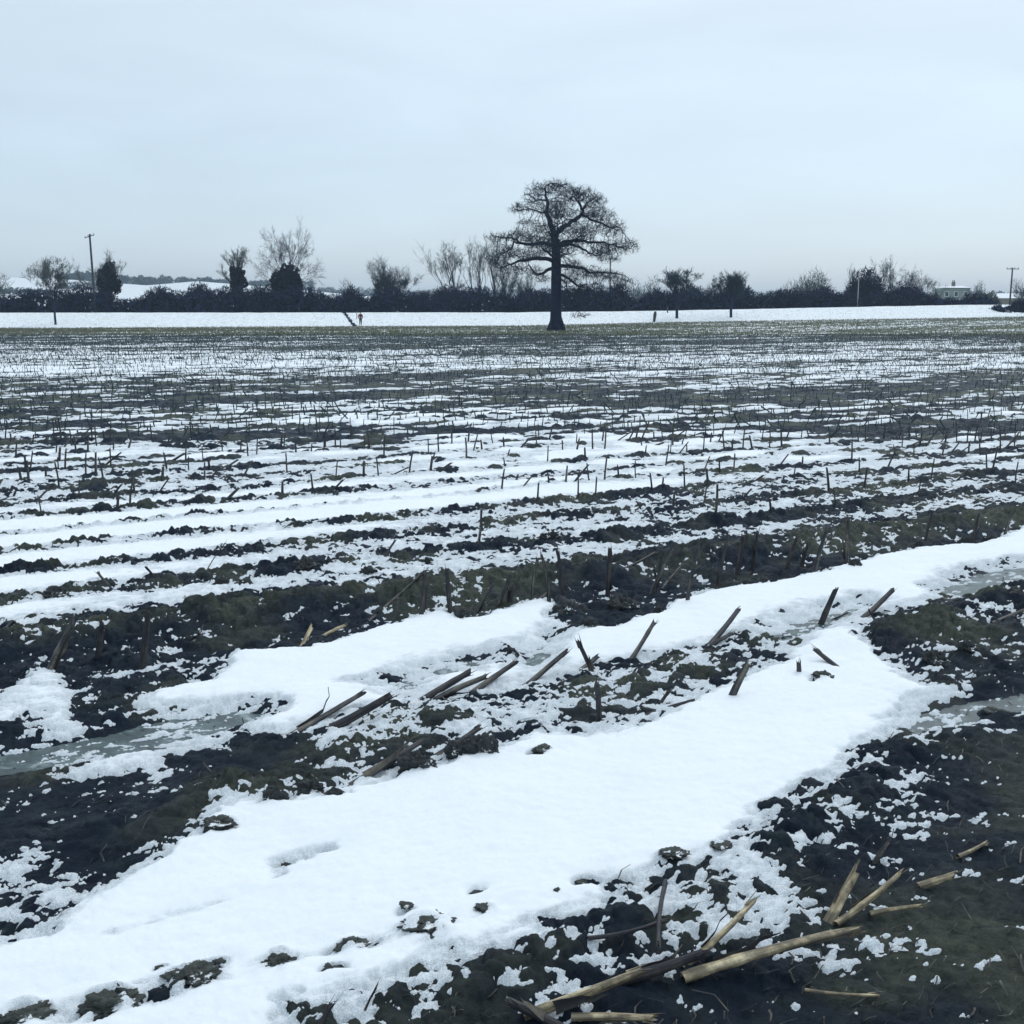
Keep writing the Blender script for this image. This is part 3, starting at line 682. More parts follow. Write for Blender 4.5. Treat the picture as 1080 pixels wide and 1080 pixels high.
    def upd(lo, P):
        for s in range(0, len(P), 400):
            dd = ((At[:, None] - P[None, s:s + 400]) ** 2).sum(-1); j = dd.argmin(1); v_ = dd[np.arange(len(At)), j]
            mm = v_ < best; best[mm] = v_[mm]; bi[mm] = lo + s + j[mm]
    upd(0, N); step = .26; nodes = [n for n in N]; rad = list(rad)
    for it in range(70):
        ok = alive & (best < 3.2 ** 2)
        if not ok.any(): break
        srcs = bi[ok]; NA = np.array(nodes); dirs = At[ok] - NA[srcs]; dirs /= np.linalg.norm(dirs, axis=1)[:, None] + 1e-6
        acc = np.zeros((len(nodes), 3), np.float32); np.add.at(acc, srcs, dirs)
        us = np.unique(srcs); new = []
        for s in us:
            g = acc[s]; g = g / (np.linalg.norm(g) + 1e-6) + R_.normal(0, .31, 3); g /= np.linalg.norm(g)
            p = NA[s] + g * step; new.append(p); par.append(int(s)); rad.append(0)
        lo = len(nodes); nodes += new; upd(lo, np.array(new, np.float32)); alive &= best > .20 ** 2
    NA = np.array(nodes); n = len(NA); pa = np.array(par)
    # pipe model for the grown part
    leaf = np.zeros(n); kids = [[] for _ in range(n)]
    for i in range(n):
        if pa[i] >= 0: kids[pa[i]].append(i)
    r = np.zeros(n)
    for i in range(n - 1, -1, -1):
        if i >= n_l or True:
            s = sum(r[k] ** 2.4 for k in kids[i]); r[i] = max(.012, s ** (1 / 2.4)) if kids[i] else .012
    for i in range(n_l): r[i] = rad[i] * (.84 if rad[i] < .4 else .97)
    r[n_l:] = np.minimum(r[n_l:], .13)
    root = empty('oak_tree', (ox, yo, oz), 'large bare spreading oak standing alone on the grassy strip at the field edge', 'tree')
    T, B, W = MB(), MB(), MB()
    # chains
    done = np.zeros(n, bool)
    for i in range(n):
        if done[i] : continue
        ch = [i]; done[i] = True
        while kids[ch[-1]]:
            kk = max(kids[ch[-1]], key=lambda a: (a < n_l, r[a]))
            if done[kk] or (ch[-1] < n_l <= kk and len(kids[ch[-1]]) > 0 and ch[-1] < n_l and False): break
            ch.append(kk); done[kk] = True
        if pa[i] >= 0: ch = [pa[i]] + ch
        if len(ch) < 2: continue
        P = NA[ch]; rr = r[ch].copy()
        if pa[i] >= 0: rr[0] = min(rr[0], rr[1] * 1.25)
        big = rr.max() > .07
        (T if i == 0 else B).tube(P, rr, 12 if i == 0 else (7 if big else 3), cap=False)
    # root flare
    for a in range(7):
        an = a * .9 + .3; T.tube([(math.cos(an) * .3, math.sin(an) * .3, 1.3), (math.cos(an) * .62, math.sin(an) * .62, .45), (math.cos(an) * .92, math.sin(an) * .9, -.05)], [.22, .22, .12], 7)
    # fine twigs
    th_ = np.where(r < .04)[0]; th_ = th_[th_ >= n_l]
    P = np.repeat(NA[th_], 4, axis=0); k = len(P)
    base_d = np.repeat(NA[th_] - NA[pa[th_]], 4, axis=0); base_d /= np.linalg.norm(base_d, axis=1)[:, None] + 1e-6
    D_ = base_d * .6 + R_.normal(0, .75, (k, 3)); D_[:, 2] += .15; D_ /= np.linalg.norm(D_, axis=1)[:, None]
    S_ = np.cross(D_, R_.normal(0, 1, (k, 3))); S_ /= np.linalg.norm(S_, axis=1)[:, None]
    l = (.18 + .38 * R_.rand(k))[:, None]; w_ = .009
    V = np.stack([P - S_ * w_, P + S_ * w_, P + D_ * l], 1).reshape(-1, 3); i3 = np.arange(k)[:, None] * 3
    W.add(V, np.concatenate([i3, i3 + 1, i3 + 2, i3 + 2], 1))
    T.build('trunk', 'bark', root); cr_ = B.build('limbs', 'bark', root); W.build('twigs', 'twig', cr_, smooth=False)
    print('oak nodes', n, 'attractors left', alive.sum())
build_oak()

# ---- hedges and scrub behind the bank
def tops(pts):
    xs, ys = zip(*pts); return lambda p: np.interp(p, xs, ys)
HT = tops([(-60, 309), (60, 310), (150, 309), (190, 306), (260, 309), (330, 307), (400, 306), (440, 309), (520, 309), (600, 306), (680, 309), (740, 306), (790, 310), (850, 308), (890, 306), (960, 308), (1000, 315), (1050, 316)])
hs = [(-60, 118, 'dark leafless hedge behind the snowy bank, leftmost stretch left of the leaning pole'),
      (118, 330, 'dark hedge behind the bank between the leaning pole and the tallest ivy-clad tree'),
      (330, 470, 'dark hedge behind the bank above the person in red'),
      (470, 680, 'dark hedge behind the bank on both sides of the oak trunk'),
      (680, 860, 'dark hedge behind the bank, behind the two small trees right of the oak'),
      (860, 1052, 'dark hedge behind the bank in front of the farmhouse')]
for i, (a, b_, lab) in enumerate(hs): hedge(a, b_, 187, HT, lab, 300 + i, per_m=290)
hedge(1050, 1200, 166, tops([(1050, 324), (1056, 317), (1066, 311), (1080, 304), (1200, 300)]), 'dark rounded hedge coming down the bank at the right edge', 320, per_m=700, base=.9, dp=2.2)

# bushes / domes (px, y, top, width, label, material)
BU = [(72, 200, 306, 40, 'low dark bush in the hedge right of the young leftmost tree', 'scrub', 1500),
      (170, 196, 302, 26, 'small dark bush poking above the hedge before the snowy hill field', 'scrub', 1500),
      (211, 194, 297, 32, 'dark dome-shaped bush before the snowy hill, left of the narrow ivy tree', 'scrub', 2600),
      (272, 200, 301, 34, 'low dark bush between the narrow ivy tree and the tallest ivy tree', 'scrub', 1800),
      (330, 196, 306, 60, 'wide low bush right of the tallest ivy-clad tree', 'scrub', 2200),
      (371, 196, 302, 24, 'dark round bush above the person in red', 'scrub', 1900),
      (366, 215, 298, 20, 'pale grey bush behind the round bush above the person in red', 'teal_scrub', 900),
      (445, 198, 305, 30, 'low dark bush right of the round bare tree', 'scrub', 1600),
      (471, 193, 300, 36, 'dark dome-shaped bush at the foot of the tall fanning tree', 'scrub', 2800),
      (560, 194, 303, 44, 'dark mounded bush left of the oak trunk', 'scrub', 3000),
      (612, 196, 304, 34, 'dark bush right behind the oak trunk', 'scrub', 2200),
      (652, 192, 297, 30, 'dark bush around the foot of the telegraph pole behind the oak', 'scrub', 2400),
      (628, 225, 294, 26, 'pale grey tree crown behind the lowest right oak branches', 'teal_scrub', 900),
      (668, 222, 296, 30, 'pale grey bush behind, just right of the telegraph pole beyond the oak', 'teal_scrub', 1000),
      (688, 210, 293, 22, 'pale round-topped bush right of the oak, left of the small forked trees', 'teal_scrub', 900),
      (698, 194, 303, 34, 'dark sloping bush behind the thick short post', 'scrub', 2200),
      (724, 196, 297, 36, 'dark broad bush behind the first small tree right of the oak', 'scrub', 2800),
      (752, 215, 300, 26, 'pale bush in the gap between the two small trees right of the oak', 'teal_scrub', 900),
      (776, 196, 292, 36, 'dense dark rounded tree crown behind the second small tree', 'scrub', 3000),
      (830, 215, 298, 20, 'pale bush behind the little dark cone-shaped conifer', 'teal_scrub', 700),
      (868, 196, 303, 44, 'dark bush under the wide pale dome of a tree', 'scrub', 2600),
      (856, 212, 288, 46, 'wide pale dome-shaped tree crown right of the little conifer', 'teal_scrub', 3400),
      (912, 195, 281, 42, 'tall dense dark tree mass right of the pale thin pole', 'scrub', 4200),
      (960, 196, 303, 60, 'low dark bush under the tallest bare tree on the right', 'scrub', 2600),
      (1010, 186, 317, 40, 'low dark scrub in front of the white van', 'scrub', 900)]
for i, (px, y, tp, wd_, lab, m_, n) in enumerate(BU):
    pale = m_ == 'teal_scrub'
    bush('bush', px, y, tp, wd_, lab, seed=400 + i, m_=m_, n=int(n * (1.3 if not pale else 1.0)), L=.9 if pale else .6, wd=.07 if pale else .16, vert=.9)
bush('conifer', 822, 193, 302, 8, 'small dark cone-shaped conifer standing up out of the hedge', 'tree', 460, 'ivy', 1200, lobes=2, L=.5, depth=1.4)
bush('round_shrub', 1043, 205, 306, 15, 'round clipped olive-green shrub right of the farmhouse', 'shrub', 461, 'olive_leaf', 2600, lobes=3, L=.35, wd=.2, vert=.1, depth=2.4)

# ivy-clad trees
def ivy_tree(px, y, ivy, top, wid, label, seed, **k):
    root, h, wm = bare_tree('ivy_clad_tree', px, y, top, wid, label, seed=seed, **k)
    R_ = np.random.RandomState(seed + 50); A = MB(); z0 = root.location.z
    for (qx, qy, rx, ry, n) in ivy:
        x_, _ = at(qx, y); zc = H + (HOR - qy) * y / F - z0
        slivers(A, (x_ - root.location.x, 0, zc), n // 2, (rx * .8 * y / F, min(rx * y / F, 2.0), ry * .85 * y / F), .45, .34, R_, -.2, .4, flat=True)
        for _ in range(9):
            a = R_.rand() * 6.28; ox_ = math.cos(a) * rx * .85 * y / F; oz_ = math.sin(a) * ry * .8 * y / F; rr_ = R_.uniform(.22, .5) * rx * y / F
            slivers(A, (x_ - root.location.x + ox_, R_.normal(0, .6), zc + oz_), n // 14, (rr_, rr_, rr_ * 1.1), .40, .26, R_, .1, .3, flat=True)
    A.build('ivy', 'ivy', root, smooth=False)
ivy_tree(115, 195, [(116, 290, 8, 11, 1500), (117, 300, 11, 12, 1800), (112, 312, 9, 10, 1200), (119, 283, 4, 6, 400)], 266, 46, 'ivy-smothered tree with pale bare twigs just right of the leaning pole', 21, trunk_frac=.4, tm='pale_twig', depth=5)
ivy_tree(251, 193, [(252, 290, 7, 8, 1100), (251, 302, 9, 12, 1700), (251, 316, 7, 10, 900)], 262, 30, 'narrow ivy column of a tree with a thin bare spire', 28, trunk_frac=.62, tm='pale_twig', sp=.3, depth=5)
ivy_tree(307, 191, [(303, 292, 13, 9, 2200), (301, 304, 15, 12, 3000), (298, 316, 19, 10, 2600), (314, 300, 5, 14, 700), (290, 300, 4, 14, 500)], 239, 68, 'tallest bare-topped tree left of the oak, its trunk swollen with dark ivy', 27, trunk_frac=.36, depth=6, sp=.62, up=.06, gn=.13, nb=(2, 3), tm='bark')

# bare trees
bare_tree('young_tree', 58, 161, 273, 42, 'young slim bare tree with round crown standing on the snowy bank at far left', seed=31, trunk_frac=.32, up=.3, sp=.4, depth=6, r0=.14, tm='pale_twig')
bare_tree('young_tree', 714, 163, 285, 36, 'small bare tree on the bank, nearer the oak of the two on its right', seed=32, trunk_frac=.34, up=.15, sp=.5, depth=6, r0=.17)
bare_tree('young_tree', 771, 163, 288, 36, 'small bare tree on the bank, farther right of the oak of the two', seed=33, trunk_frac=.34, up=.15, sp=.5, depth=6, r0=.17)
bare_tree('bare_tree', -6, 200, 286, 40, 'bare tree cut off by the left edge', seed=34, depth=5, tm='pale_twig')
bare_tree('bare_tree', 414, 194, 277, 44, 'round dense bare tree above and right of the person in red', seed=35, trunk_frac=.12, up=.22, sp=.5, depth=6, nb=(3, 3), tm='twig')
bare_tree('bare_tree', 489, 196, 257, 46, 'tall fanning bare tree leaning left above the dome-shaped bush', seed=36, trunk_frac=.25, up=.35, sp=.3, depth=6, nb=(2, 2), lean=-.22, tm='pale_twig', r0=.24)
bare_tree('bare_tree', 507, 198, 254, 36, 'tall upright bare tree, second of the row left of the oak', seed=37, trunk_frac=.25, up=.35, sp=.3, depth=6, nb=(2, 2), lean=-.1, tm='pale_twig', r0=.26)
bare_tree('bare_tree', 521, 197, 250, 26, 'tall straight bare tree hugging the left side of the oak', seed=38, trunk_frac=.4, up=.35, sp=.3, depth=6, nb=(2, 2), lean=.02, tm='pale_twig', r0=.2)
bare_tree('bare_tree', 534, 196, 282, 30, 'short bare tree with a forked crown under the oak\'s left limbs', seed=39, trunk_frac=.3, up=.2, sp=.55, depth=6)
bare_tree('bare_tree', 553, 205, 288, 22, 'thin pale bare tree between the short forked tree and the oak trunk', seed=48, trunk_frac=.3, up=.3, sp=.4, depth=5, tm='pale_twig')
bare_tree('bare_tree', 940, 197, 273, 50, 'tallest bare tree right of the oak, behind the dark tree mass', seed=49, trunk_frac=.15, up=.1, sp=.6, depth=6, nb=(2, 3))
bare_tree('bare_tree', 970, 200, 288, 40, 'rounded bare tree between the tallest right tree and the farmhouse', seed=51, trunk_frac=.12, up=.12, sp=.6, depth=6, nb=(2, 3), tm='pale_twig')
bare_tree('bare_tree', 900, 204, 283, 26, 'bare tree showing through left of the dark tree mass', seed=42, trunk_frac=.25, up=.2, sp=.5, depth=6)
bare_tree('bare_tree', 1032, 230, 299, 20, 'small round bare tree between the farmhouse and the clipped shrub', seed=43, trunk_frac=.2, up=.25, sp=.5, depth=6, tm='pale_twig')
bare_tree('bare_tree', 1084, 190, 296, 26, 'bare tree cut off by the right edge', seed=44, trunk_frac=.2, depth=5)

# distant hedges across the hill and woods on its top
HG = 'thin hedges crossing the distant snowy hill'
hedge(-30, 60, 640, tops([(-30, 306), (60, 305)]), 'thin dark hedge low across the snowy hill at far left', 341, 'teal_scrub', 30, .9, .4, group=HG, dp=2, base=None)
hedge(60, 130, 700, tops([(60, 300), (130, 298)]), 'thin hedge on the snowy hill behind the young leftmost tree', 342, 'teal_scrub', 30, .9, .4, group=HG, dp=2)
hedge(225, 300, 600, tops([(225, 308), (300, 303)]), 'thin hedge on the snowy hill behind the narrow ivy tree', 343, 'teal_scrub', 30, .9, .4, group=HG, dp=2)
def wood(px0, px1, y, tp, seed, m_='teal_scrub', per=16):
    R_ = np.random.RandomState(seed); A = MB(); x0, _ = at(px0, y); x1, _ = at(px1, y)
    x = x0
    while x < x1:
        px = CX + x / y * F; h = (HOR - tp(px)) * y / F + H - gz(x, y) ; h *= (.75 + .4 * R_.rand()); h = max(h, 2.5)
        rw = 2.5 + 4 * R_.rand(); slivers(A, (x, y + R_.normal(0, 8), gz(x, y) + h * .48), int(rw * per * 5), (rw, 3.5, h * .52), 1.3, .9, R_, .5, .3); x += rw * .8
    return tag(A.build('wood', m_, smooth=False), kind='stuff')
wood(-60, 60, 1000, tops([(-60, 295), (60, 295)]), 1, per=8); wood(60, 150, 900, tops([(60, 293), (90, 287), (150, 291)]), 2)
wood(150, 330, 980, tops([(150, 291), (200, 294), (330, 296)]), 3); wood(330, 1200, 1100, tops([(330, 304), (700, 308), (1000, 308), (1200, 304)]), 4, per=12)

# ------------------------------------------------------------------ poles and posts
def pole(px, y, top, label, arms, seed, lean=0.0, r=.13, m_='pole_wood'):
    x, y = at(px, y); z = gz(x, y) - .3; h = H + (HOR - top) * y / F - z
    root = empty('telegraph_pole', (x, y, z), label, 'pole'); root.rotation_euler = (0, lean, 0)
    A = MB(); A.tube([(0, 0, 0), (0, 0, h * .5), (0, 0, h)], [r * 1.15, r, r * .8], 10); A.build('mast', m_, root)
    for (zz, wd_, tilt) in arms:
        B = MB(); B.tube([(-wd_ / 2, -.12, h - zz - tilt), (wd_ / 2, -.12, h - zz + tilt)], [.06, .06], 4); arm = B.build('crossarm', m_, root)
        for s in (-.9, -.3, .3, .9):
            C_ = MB(); C_.tube([(s * wd_ / 2, -.12, h - zz + tilt * s), (s * wd_ / 2, -.12, h - zz + tilt * s + .12), (s * wd_ / 2, -.12, h - zz + tilt * s + .3)], [.05, .08, .03], 6); C_.build('insulator', 'metal', arm)
pole(101, 186, 250, 'telegraph pole with a small tilted crossarm rising from the hedge at left', [(.35, 1.5, .22)], 1, lean=-.02, r=.17)
pole(643, 200, 274, 'telegraph pole with a short crossarm seen through the oak\'s right branches', [(.2, 1.7, 0)], 2)
pole(1064, 200, 284, 'telegraph pole with a crossarm beside the snow-roofed shed at right', [(.2, 2.0, 0)], 3, lean=.012, r=.14)
x, y = at(904, 186); z = gz(x, y); r_ = empty('pale_mast', (x, y, z), 'thin pale mast in front of the dark tree mass right of the oak', 'mast')
A = MB(); A.tube([(0, 0, 0), (0, 0, 3.0), (0, 0, 6.6)], [.09, .07, .05], 8); A.build('pole', 'pale_post', r_)
A = MB(); A.tube([(0, 0, 6.55), (0, 0, 6.72), (0, 0, 6.8)], [.05, .12, .03], 8); A.build('cap', 'pale_post', r_)
def post(name, px, y, h, r, label, m_='dark_stalk', lean=0, cat='post'):
    x, y = at(px, y); z = gz(x, y) - .1
    A = MB(); A.tube([(0, 0, 0), (lean * .3, 0, h * .35), (lean * .7, 0, h * .75), (lean, 0, h)], [r * .8, r, r * 1.15, r * .7], 8)
    o = A.build(name, m_, loc=(x, y, z)); return tag(o, label, cat)
post('tree_guard', 690, 158, 1.45, .19, 'thick short leaning post on the bank, first right of the oak', lean=.15)
post('sapling_post', 704, 171, 1.0, .10, 'short thin post on the bank between the thick post and the first small tree', 'weathered_stalk')
post('marker_post', 376.3, 166, 1.1, .07, 'thin grey stake on the bank just left of the person', 'pale_post')

# ------------------------------------------------------------------ house, shed, van
def house():
    y = 300; x, _ = at(1007.5, y); z = 0.6; top = H + (HOR - 303) * y / F; wd_ = 28 * y / F
    root = empty('farmhouse', (x, y, z), 'pale rendered farmhouse with a snow-covered low roof and a tall chimney', 'house')
    h = top - z - .35; W2 = wd_ / 2
    A = MB(); A.box(-W2, W2, 0, 6, 0, h); A.build('wall', 'render_wall', root, smooth=False)
    V = [(-W2 - .3, -.3, h), (W2 + .3, -.3, h), (W2 + .3, 6.3, h), (-W2 - .3, 6.3, h), (-W2 + .9, 3, h + .55), (W2 - .9, 3, h + .55)]
    A = MB(); A.add(V, [(0, 1, 5, 4), (2, 3, 4, 5), (1, 2, 5, 5), (3, 0, 4, 4), (0, 3, 2, 1)]); rf = A.build('roof', 'roof_snow', root, smooth=False)
    A = MB(); A.box(-.2, .5, 2.5, 3.2, h + .3, h + 1.5); A.build('chimney', 'brick', rf, smooth=False)
    for s in (-.05, .32): A = MB(); A.tube([(s, 2.85, h + 1.5), (s, 2.85, h + 1.95)], [.13, .10], 8); A.build('chimney_pot', 'slate', rf)
    A = MB(); A.box(-W2 - .25, W2 + .25, -.36, -.303, h - .12, h + .02); A.build('gutter', 'slate', root, smooth=False)
    for cx_ in (-2.4, -.1, 2.3):
        for cz_ in (h - 1.5, h - 3.6):
            A = MB(); A.box(cx_ - .5, cx_ + .5, -.05, -.003, cz_ - .6, cz_ + .6); f_ = A.build('window', 'white_paint', root, smooth=False)
            A = MB(); A.box(cx_ - .42, cx_ + .42, -.08, -.052, cz_ - .52, cz_ + .52); A.build('pane', 'window_glass', f_, smooth=False)
house()
def shed():
    y = 290; x, _ = at(1072, y); z = .6; root = empty('shed', (x, y, z), 'long low shed with a snow-covered roof behind the right-hand pole', 'shed')
    W2 = 28 * y / F / 2 * 1.3; ht = H + (HOR - 315) * y / F - z
    A = MB(); A.box(-W2, W2, 0, 5, 0, ht); A.build('wall', 'brick', root, smooth=False)
    A = MB(); A.add([(-W2 - .2, -.3, ht), (W2 + .2, -.3, ht), (W2 + .2, 5.3, ht), (-W2 - .2, 5.3, ht), (-W2 - .2, 2.5, ht + 1.2), (W2 + .2, 2.5, ht + 1.2)], [(0, 1, 5, 4), (2, 3, 4, 5), (1, 2, 5, 5), (3, 0, 4, 4), (0, 3, 2, 1)])
    A.build('roof', 'roof_snow', root, smooth=False)
    A = MB(); A.box(-W2 + 1, -W2 + 2, -.04, -.003, .1, 2.0); A.build('door', 'slate', root, smooth=False)
shed()
def barn():
    y = 420; x, _ = at(657, y); z = .6; root = empty('barn', (x, y, z), 'distant low barn with snow on its roof glimpsed behind the oak\'s right side', 'barn')
    W2 = 2.6; ht = H + (HOR - 315.5) * y / F - z
    A = MB(); A.box(-W2, W2, 0, 5, 0, ht); A.build('wall', 'slate', root, smooth=False)
    A = MB(); A.add([(-W2 - .2, -.3, ht), (W2 + .2, -.3, ht), (W2 + .2, 5.3, ht), (-W2 - .2, 5.3, ht), (-W2 - .2, 2.5, ht + 1.1), (W2 + .2, 2.5, ht + 1.1)], [(0, 1, 5, 4), (2, 3, 4, 5), (1, 2, 5, 5), (3, 0, 4, 4), (0, 3, 2, 1)])
    A.build('roof', 'roof_snow', root, smooth=False)
barn()
def van():
    y = 215; x, _ = at(1008, y); z = H + (HOR - 324) * y / F
    z = .9; L = 17 * y / F; top = H + (HOR - 316) * y / F
    root = empty('white_van', (x, y, z), 'white van parked behind the hedge below the farmhouse', 'van')
    hh = top - z; V = []; prof = [(-L / 2, .4), (-L / 2, hh * .95), (-L / 2 + .2, hh), (L * .18, hh), (L * .32, hh * .62), (L / 2 - .1, hh * .5), (L / 2, hh * .35), (L / 2, .4)]
    for yy in (-.95, .95):
        for a, c_ in prof: V.append((a, yy, c_))
    k = len(prof); Qs = [(i, (i + 1) % k, k + (i + 1) % k, k + i) for i in range(k)]
    V += [(0, -.95, hh * .4), (0, .95, hh * .4)]
    for i in range(k): Qs += [(i, (i + 1) % k, 2 * k, 2 * k), (k + i, k + (i + 1) % k, 2 * k + 1, 2 * k + 1)]
    A = MB(); A.add(V, Qs); A.build('body', 'white_paint', root, smooth=False)
    A = MB(); A.add([(L * .02, -.957, hh * .6), (L * .26, -.957, hh * .6), (L * .16, -.957, hh * .9), (L * .02, -.957, hh * .9)], [(0, 1, 2, 3)]); A.build('side_window', 'window_glass', root, smooth=False)
    for sx in (-.32, .32):
        for sy in (-.9, .9):
            A = MB(); A.tube([(sx * L, sy - .1, .36), (sx * L, sy + .1, .36)], [.36, .36], 16); wl = A.build('wheel', 'rubber', root)
            A = MB(); A.tube([(sx * L, sy - .115, .36), (sx * L, sy + .115, .36)], [.2, .2], 10); A.build('rim', 'metal', wl)
van()

# ------------------------------------------------------------------ the walker
def person():
    x, y = at(380.3, 158.5, 338); z = gz(x, y) - .02
    root = empty('person', (x, y, z), 'person in dark red jacket and dark trousers at the foot of the snowy bank', 'person')
    pts = {'pel': (0, 0, .92, .15, .11), 'sp': (0, 0, 1.08, .14, .10), 'ch': (0, .0, 1.27, .18, .12), 'nk': (0, .0, 1.43, .06, .06), 'hd': (0, .02, 1.50, .07, .08), 'hd2': (0, .02, 1.60, .085, .10), 'hd3': (0, .02, 1.66, .06, .07),
           'hl': (-.09, 0, .86, .10, .10), 'kl': (-.11, .10, .48, .062, .065), 'al': (-.11, -.02, .09, .042, .045), 'tl': (-.12, .16, .035, .04, .035),
           'hr': (.09, 0, .86, .10, .10), 'kr': (.10, -.02, .47, .062, .065), 'ar': (.10, -.16, .10, .042, .045), 'tr': (.11, .0, .035, .04, .035),
           'sl': (-.18, 0, 1.37, .065, .065), 'el': (-.27, -.05, 1.10, .045, .05), 'wl': (-.24, .08, .90, .03, .03), 'fl': (-.23, .12, .83, .025, .035),
           'sr': (.18, 0, 1.37, .065, .065), 'er': (.27, -.04, 1.10, .045, .05), 'wr': (.24, .10, .92, .03, .03), 'fr': (.23, .14, .85, .025, .035)}
    E = [('pel', 'sp'), ('sp', 'ch'), ('ch', 'nk'), ('nk', 'hd'), ('hd', 'hd2'), ('hd2', 'hd3'), ('pel', 'hl'), ('hl', 'kl'), ('kl', 'al'), ('al', 'tl'), ('pel', 'hr'), ('hr', 'kr'), ('kr', 'ar'), ('ar', 'tr'),
         ('ch', 'sl'), ('sl', 'el'), ('el', 'wl'), ('wl', 'fl'), ('ch', 'sr'), ('sr', 'er'), ('er', 'wr'), ('wr', 'fr')]
    def skin(name, keys, grow, m_):
        ks = [k for k in pts if k in keys]; me = bpy.data.meshes.new(name)
        me.from_pydata([pts[k][:3] for k in ks], [(ks.index(a), ks.index(b_)) for a, b_ in E if a in ks and b_ in ks], [])
        o = bpy.data.objects.new(name, me); col.objects.link(o); o.parent = root
        md = o.modifiers.new('skin', 'SKIN'); md.use_smooth_shade = True
        for i, k in enumerate(ks):
            sv = me.skin_vertices[0].data[i]; sv.radius = (pts[k][3] + grow, pts[k][4] + grow); sv.use_root = (i == 0)
        s_ = o.modifiers.new('sub', 'SUBSURF'); s_.levels = 2; s_.render_levels = 2
        me.materials.append(M[m_]); return o
    skin('body', list(pts), 0, 'skin')
    skin('jacket', ['pel', 'sp', 'ch', 'sl', 'el', 'wl', 'sr', 'er', 'wr'], .025, 'red_cloth')
    skin('trousers', ['pel', 'hl', 'kl', 'al', 'hr', 'kr', 'ar'], .018, 'dark_cloth')
    skin('hat', ['hd2', 'hd3'], .02, 'dark_cloth')
    for a in ('l', 'r'):
        q = pts['t' + a]; A = MB(); A.tube([(q[0], q[1] - .2, .05), (q[0], q[1] - .05, .06), (q[0], q[1] + .06, .04)], [.05, .055, .04], 8); A.build('boot', 'rubber', root)
person()

# ------------------------------------------------------------------ maize stubs
def stub_mesh(name, h, r, seed, m_, detail=True):
    """a cut maize stalk standing along Z from below ground to a jagged top"""
    R_ = np.random.RandomState(seed); A = MB(); k = 9; nz_ = max(5, int(h / .03)); zs = np.linspace(-.05, h, nz_)
    bx, by = R_.normal(0, .06 * h, 2); cut = R_.uniform(.2, 1.0); an = np.arange(k) * 2 * math.pi / k; V = []
    nd = R_.uniform(.05, .12)
    for i, z in enumerate(zs):
        f_ = z / h; node_ = math.exp(-(((z + .02) % nd) / .008) ** 2) * .16
        rr = r * (1.08 - .25 * f_ + node_)
        for j in range(k):
            zz = z if i < nz_ - 1 else z + r * cut * math.cos(an[j]) * 1.2 + R_.uniform(-.006, .02)
            rj = rr * (1 + .10 * math.sin(an[j] * 3 + seed) + R_.normal(0, .02)); V.append((rj * math.cos(an[j]) * 1.15 + bx * f_ * f_, rj * math.sin(an[j]) * .9 + by * f_ * f_, zz))
    Qs = [(i * k + j, i * k + (j + 1) % k, (i + 1) * k + (j + 1) % k, (i + 1) * k + j) for i in range(nz_ - 1) for j in range(k)]
    A.add(V, Qs); top = V[-k:]; c0 = np.mean(top, 0) - np.array([0, 0, r * .8]); A.add(list(top) + [tuple(c0)], [(j, (j + 1) % k, k, k) for j in range(k)])
    # torn fibres at the cut
    for q in range(3 if detail else 1):
        a = R_.rand() * 6.28; p = np.array([r * .8 * math.cos(a) + bx, r * .8 * math.sin(a) + by, h - .02])
        A.tube([p, p + np.array([R_.normal(0, .006), R_.normal(0, .006), .03 + .04 * R_.rand()])], [r * .28, r * .05], 4)
    o = A.build(name, m_); return o
def sheath(h, r, seed, parent, m_='brown_leaf'):
    """torn leaf sheath peeling off the stalk"""
    R_ = np.random.RandomState(seed); A = MB(); a0 = R_.rand() * 6.28; V = []; n = 7
    ln = h * R_.uniform(.5, .9); z0 = h * .1
    for i in range(n):
        f_ = i / (n - 1); out_ = r * 1.15 + (f_ ** 2) * ln * R_.uniform(.15, .5); wd_ = r * (1.3 * (1 - f_) + .1)
        for s in (-1, 0, 1):
            V.append(((out_) * math.cos(a0) - s * wd_ * math.sin(a0), (out_) * math.sin(a0) + s * wd_ * math.cos(a0), z0 + ln * f_ * (1 if f_ < .8 else .93) + (.004 if s == 0 else 0)))
    A.add(V, [(i * 3 + s, i * 3 + s + 1, i * 3 + s + 4, i * 3 + s + 3) for i in range(n - 1) for s in (0, 1)])
    return A.build('leaf_sheath', m_, parent)
from mathutils import Vector, Quaternion
def orient(o, p, tip):
    d = Vector(tip) - Vector(p); o.location = p; o.rotation_mode = 'QUATERNION'; q = Vector((0, 0, 1)).rotation_difference(d.normalized())
    o.rotation_quaternion = q @ Quaternion((0, 0, 1), rnd.uniform(0, 6.28))
    return d.length
def P3(px, py, z): a = px2g(px, py, z); return (a[0], a[1], z)
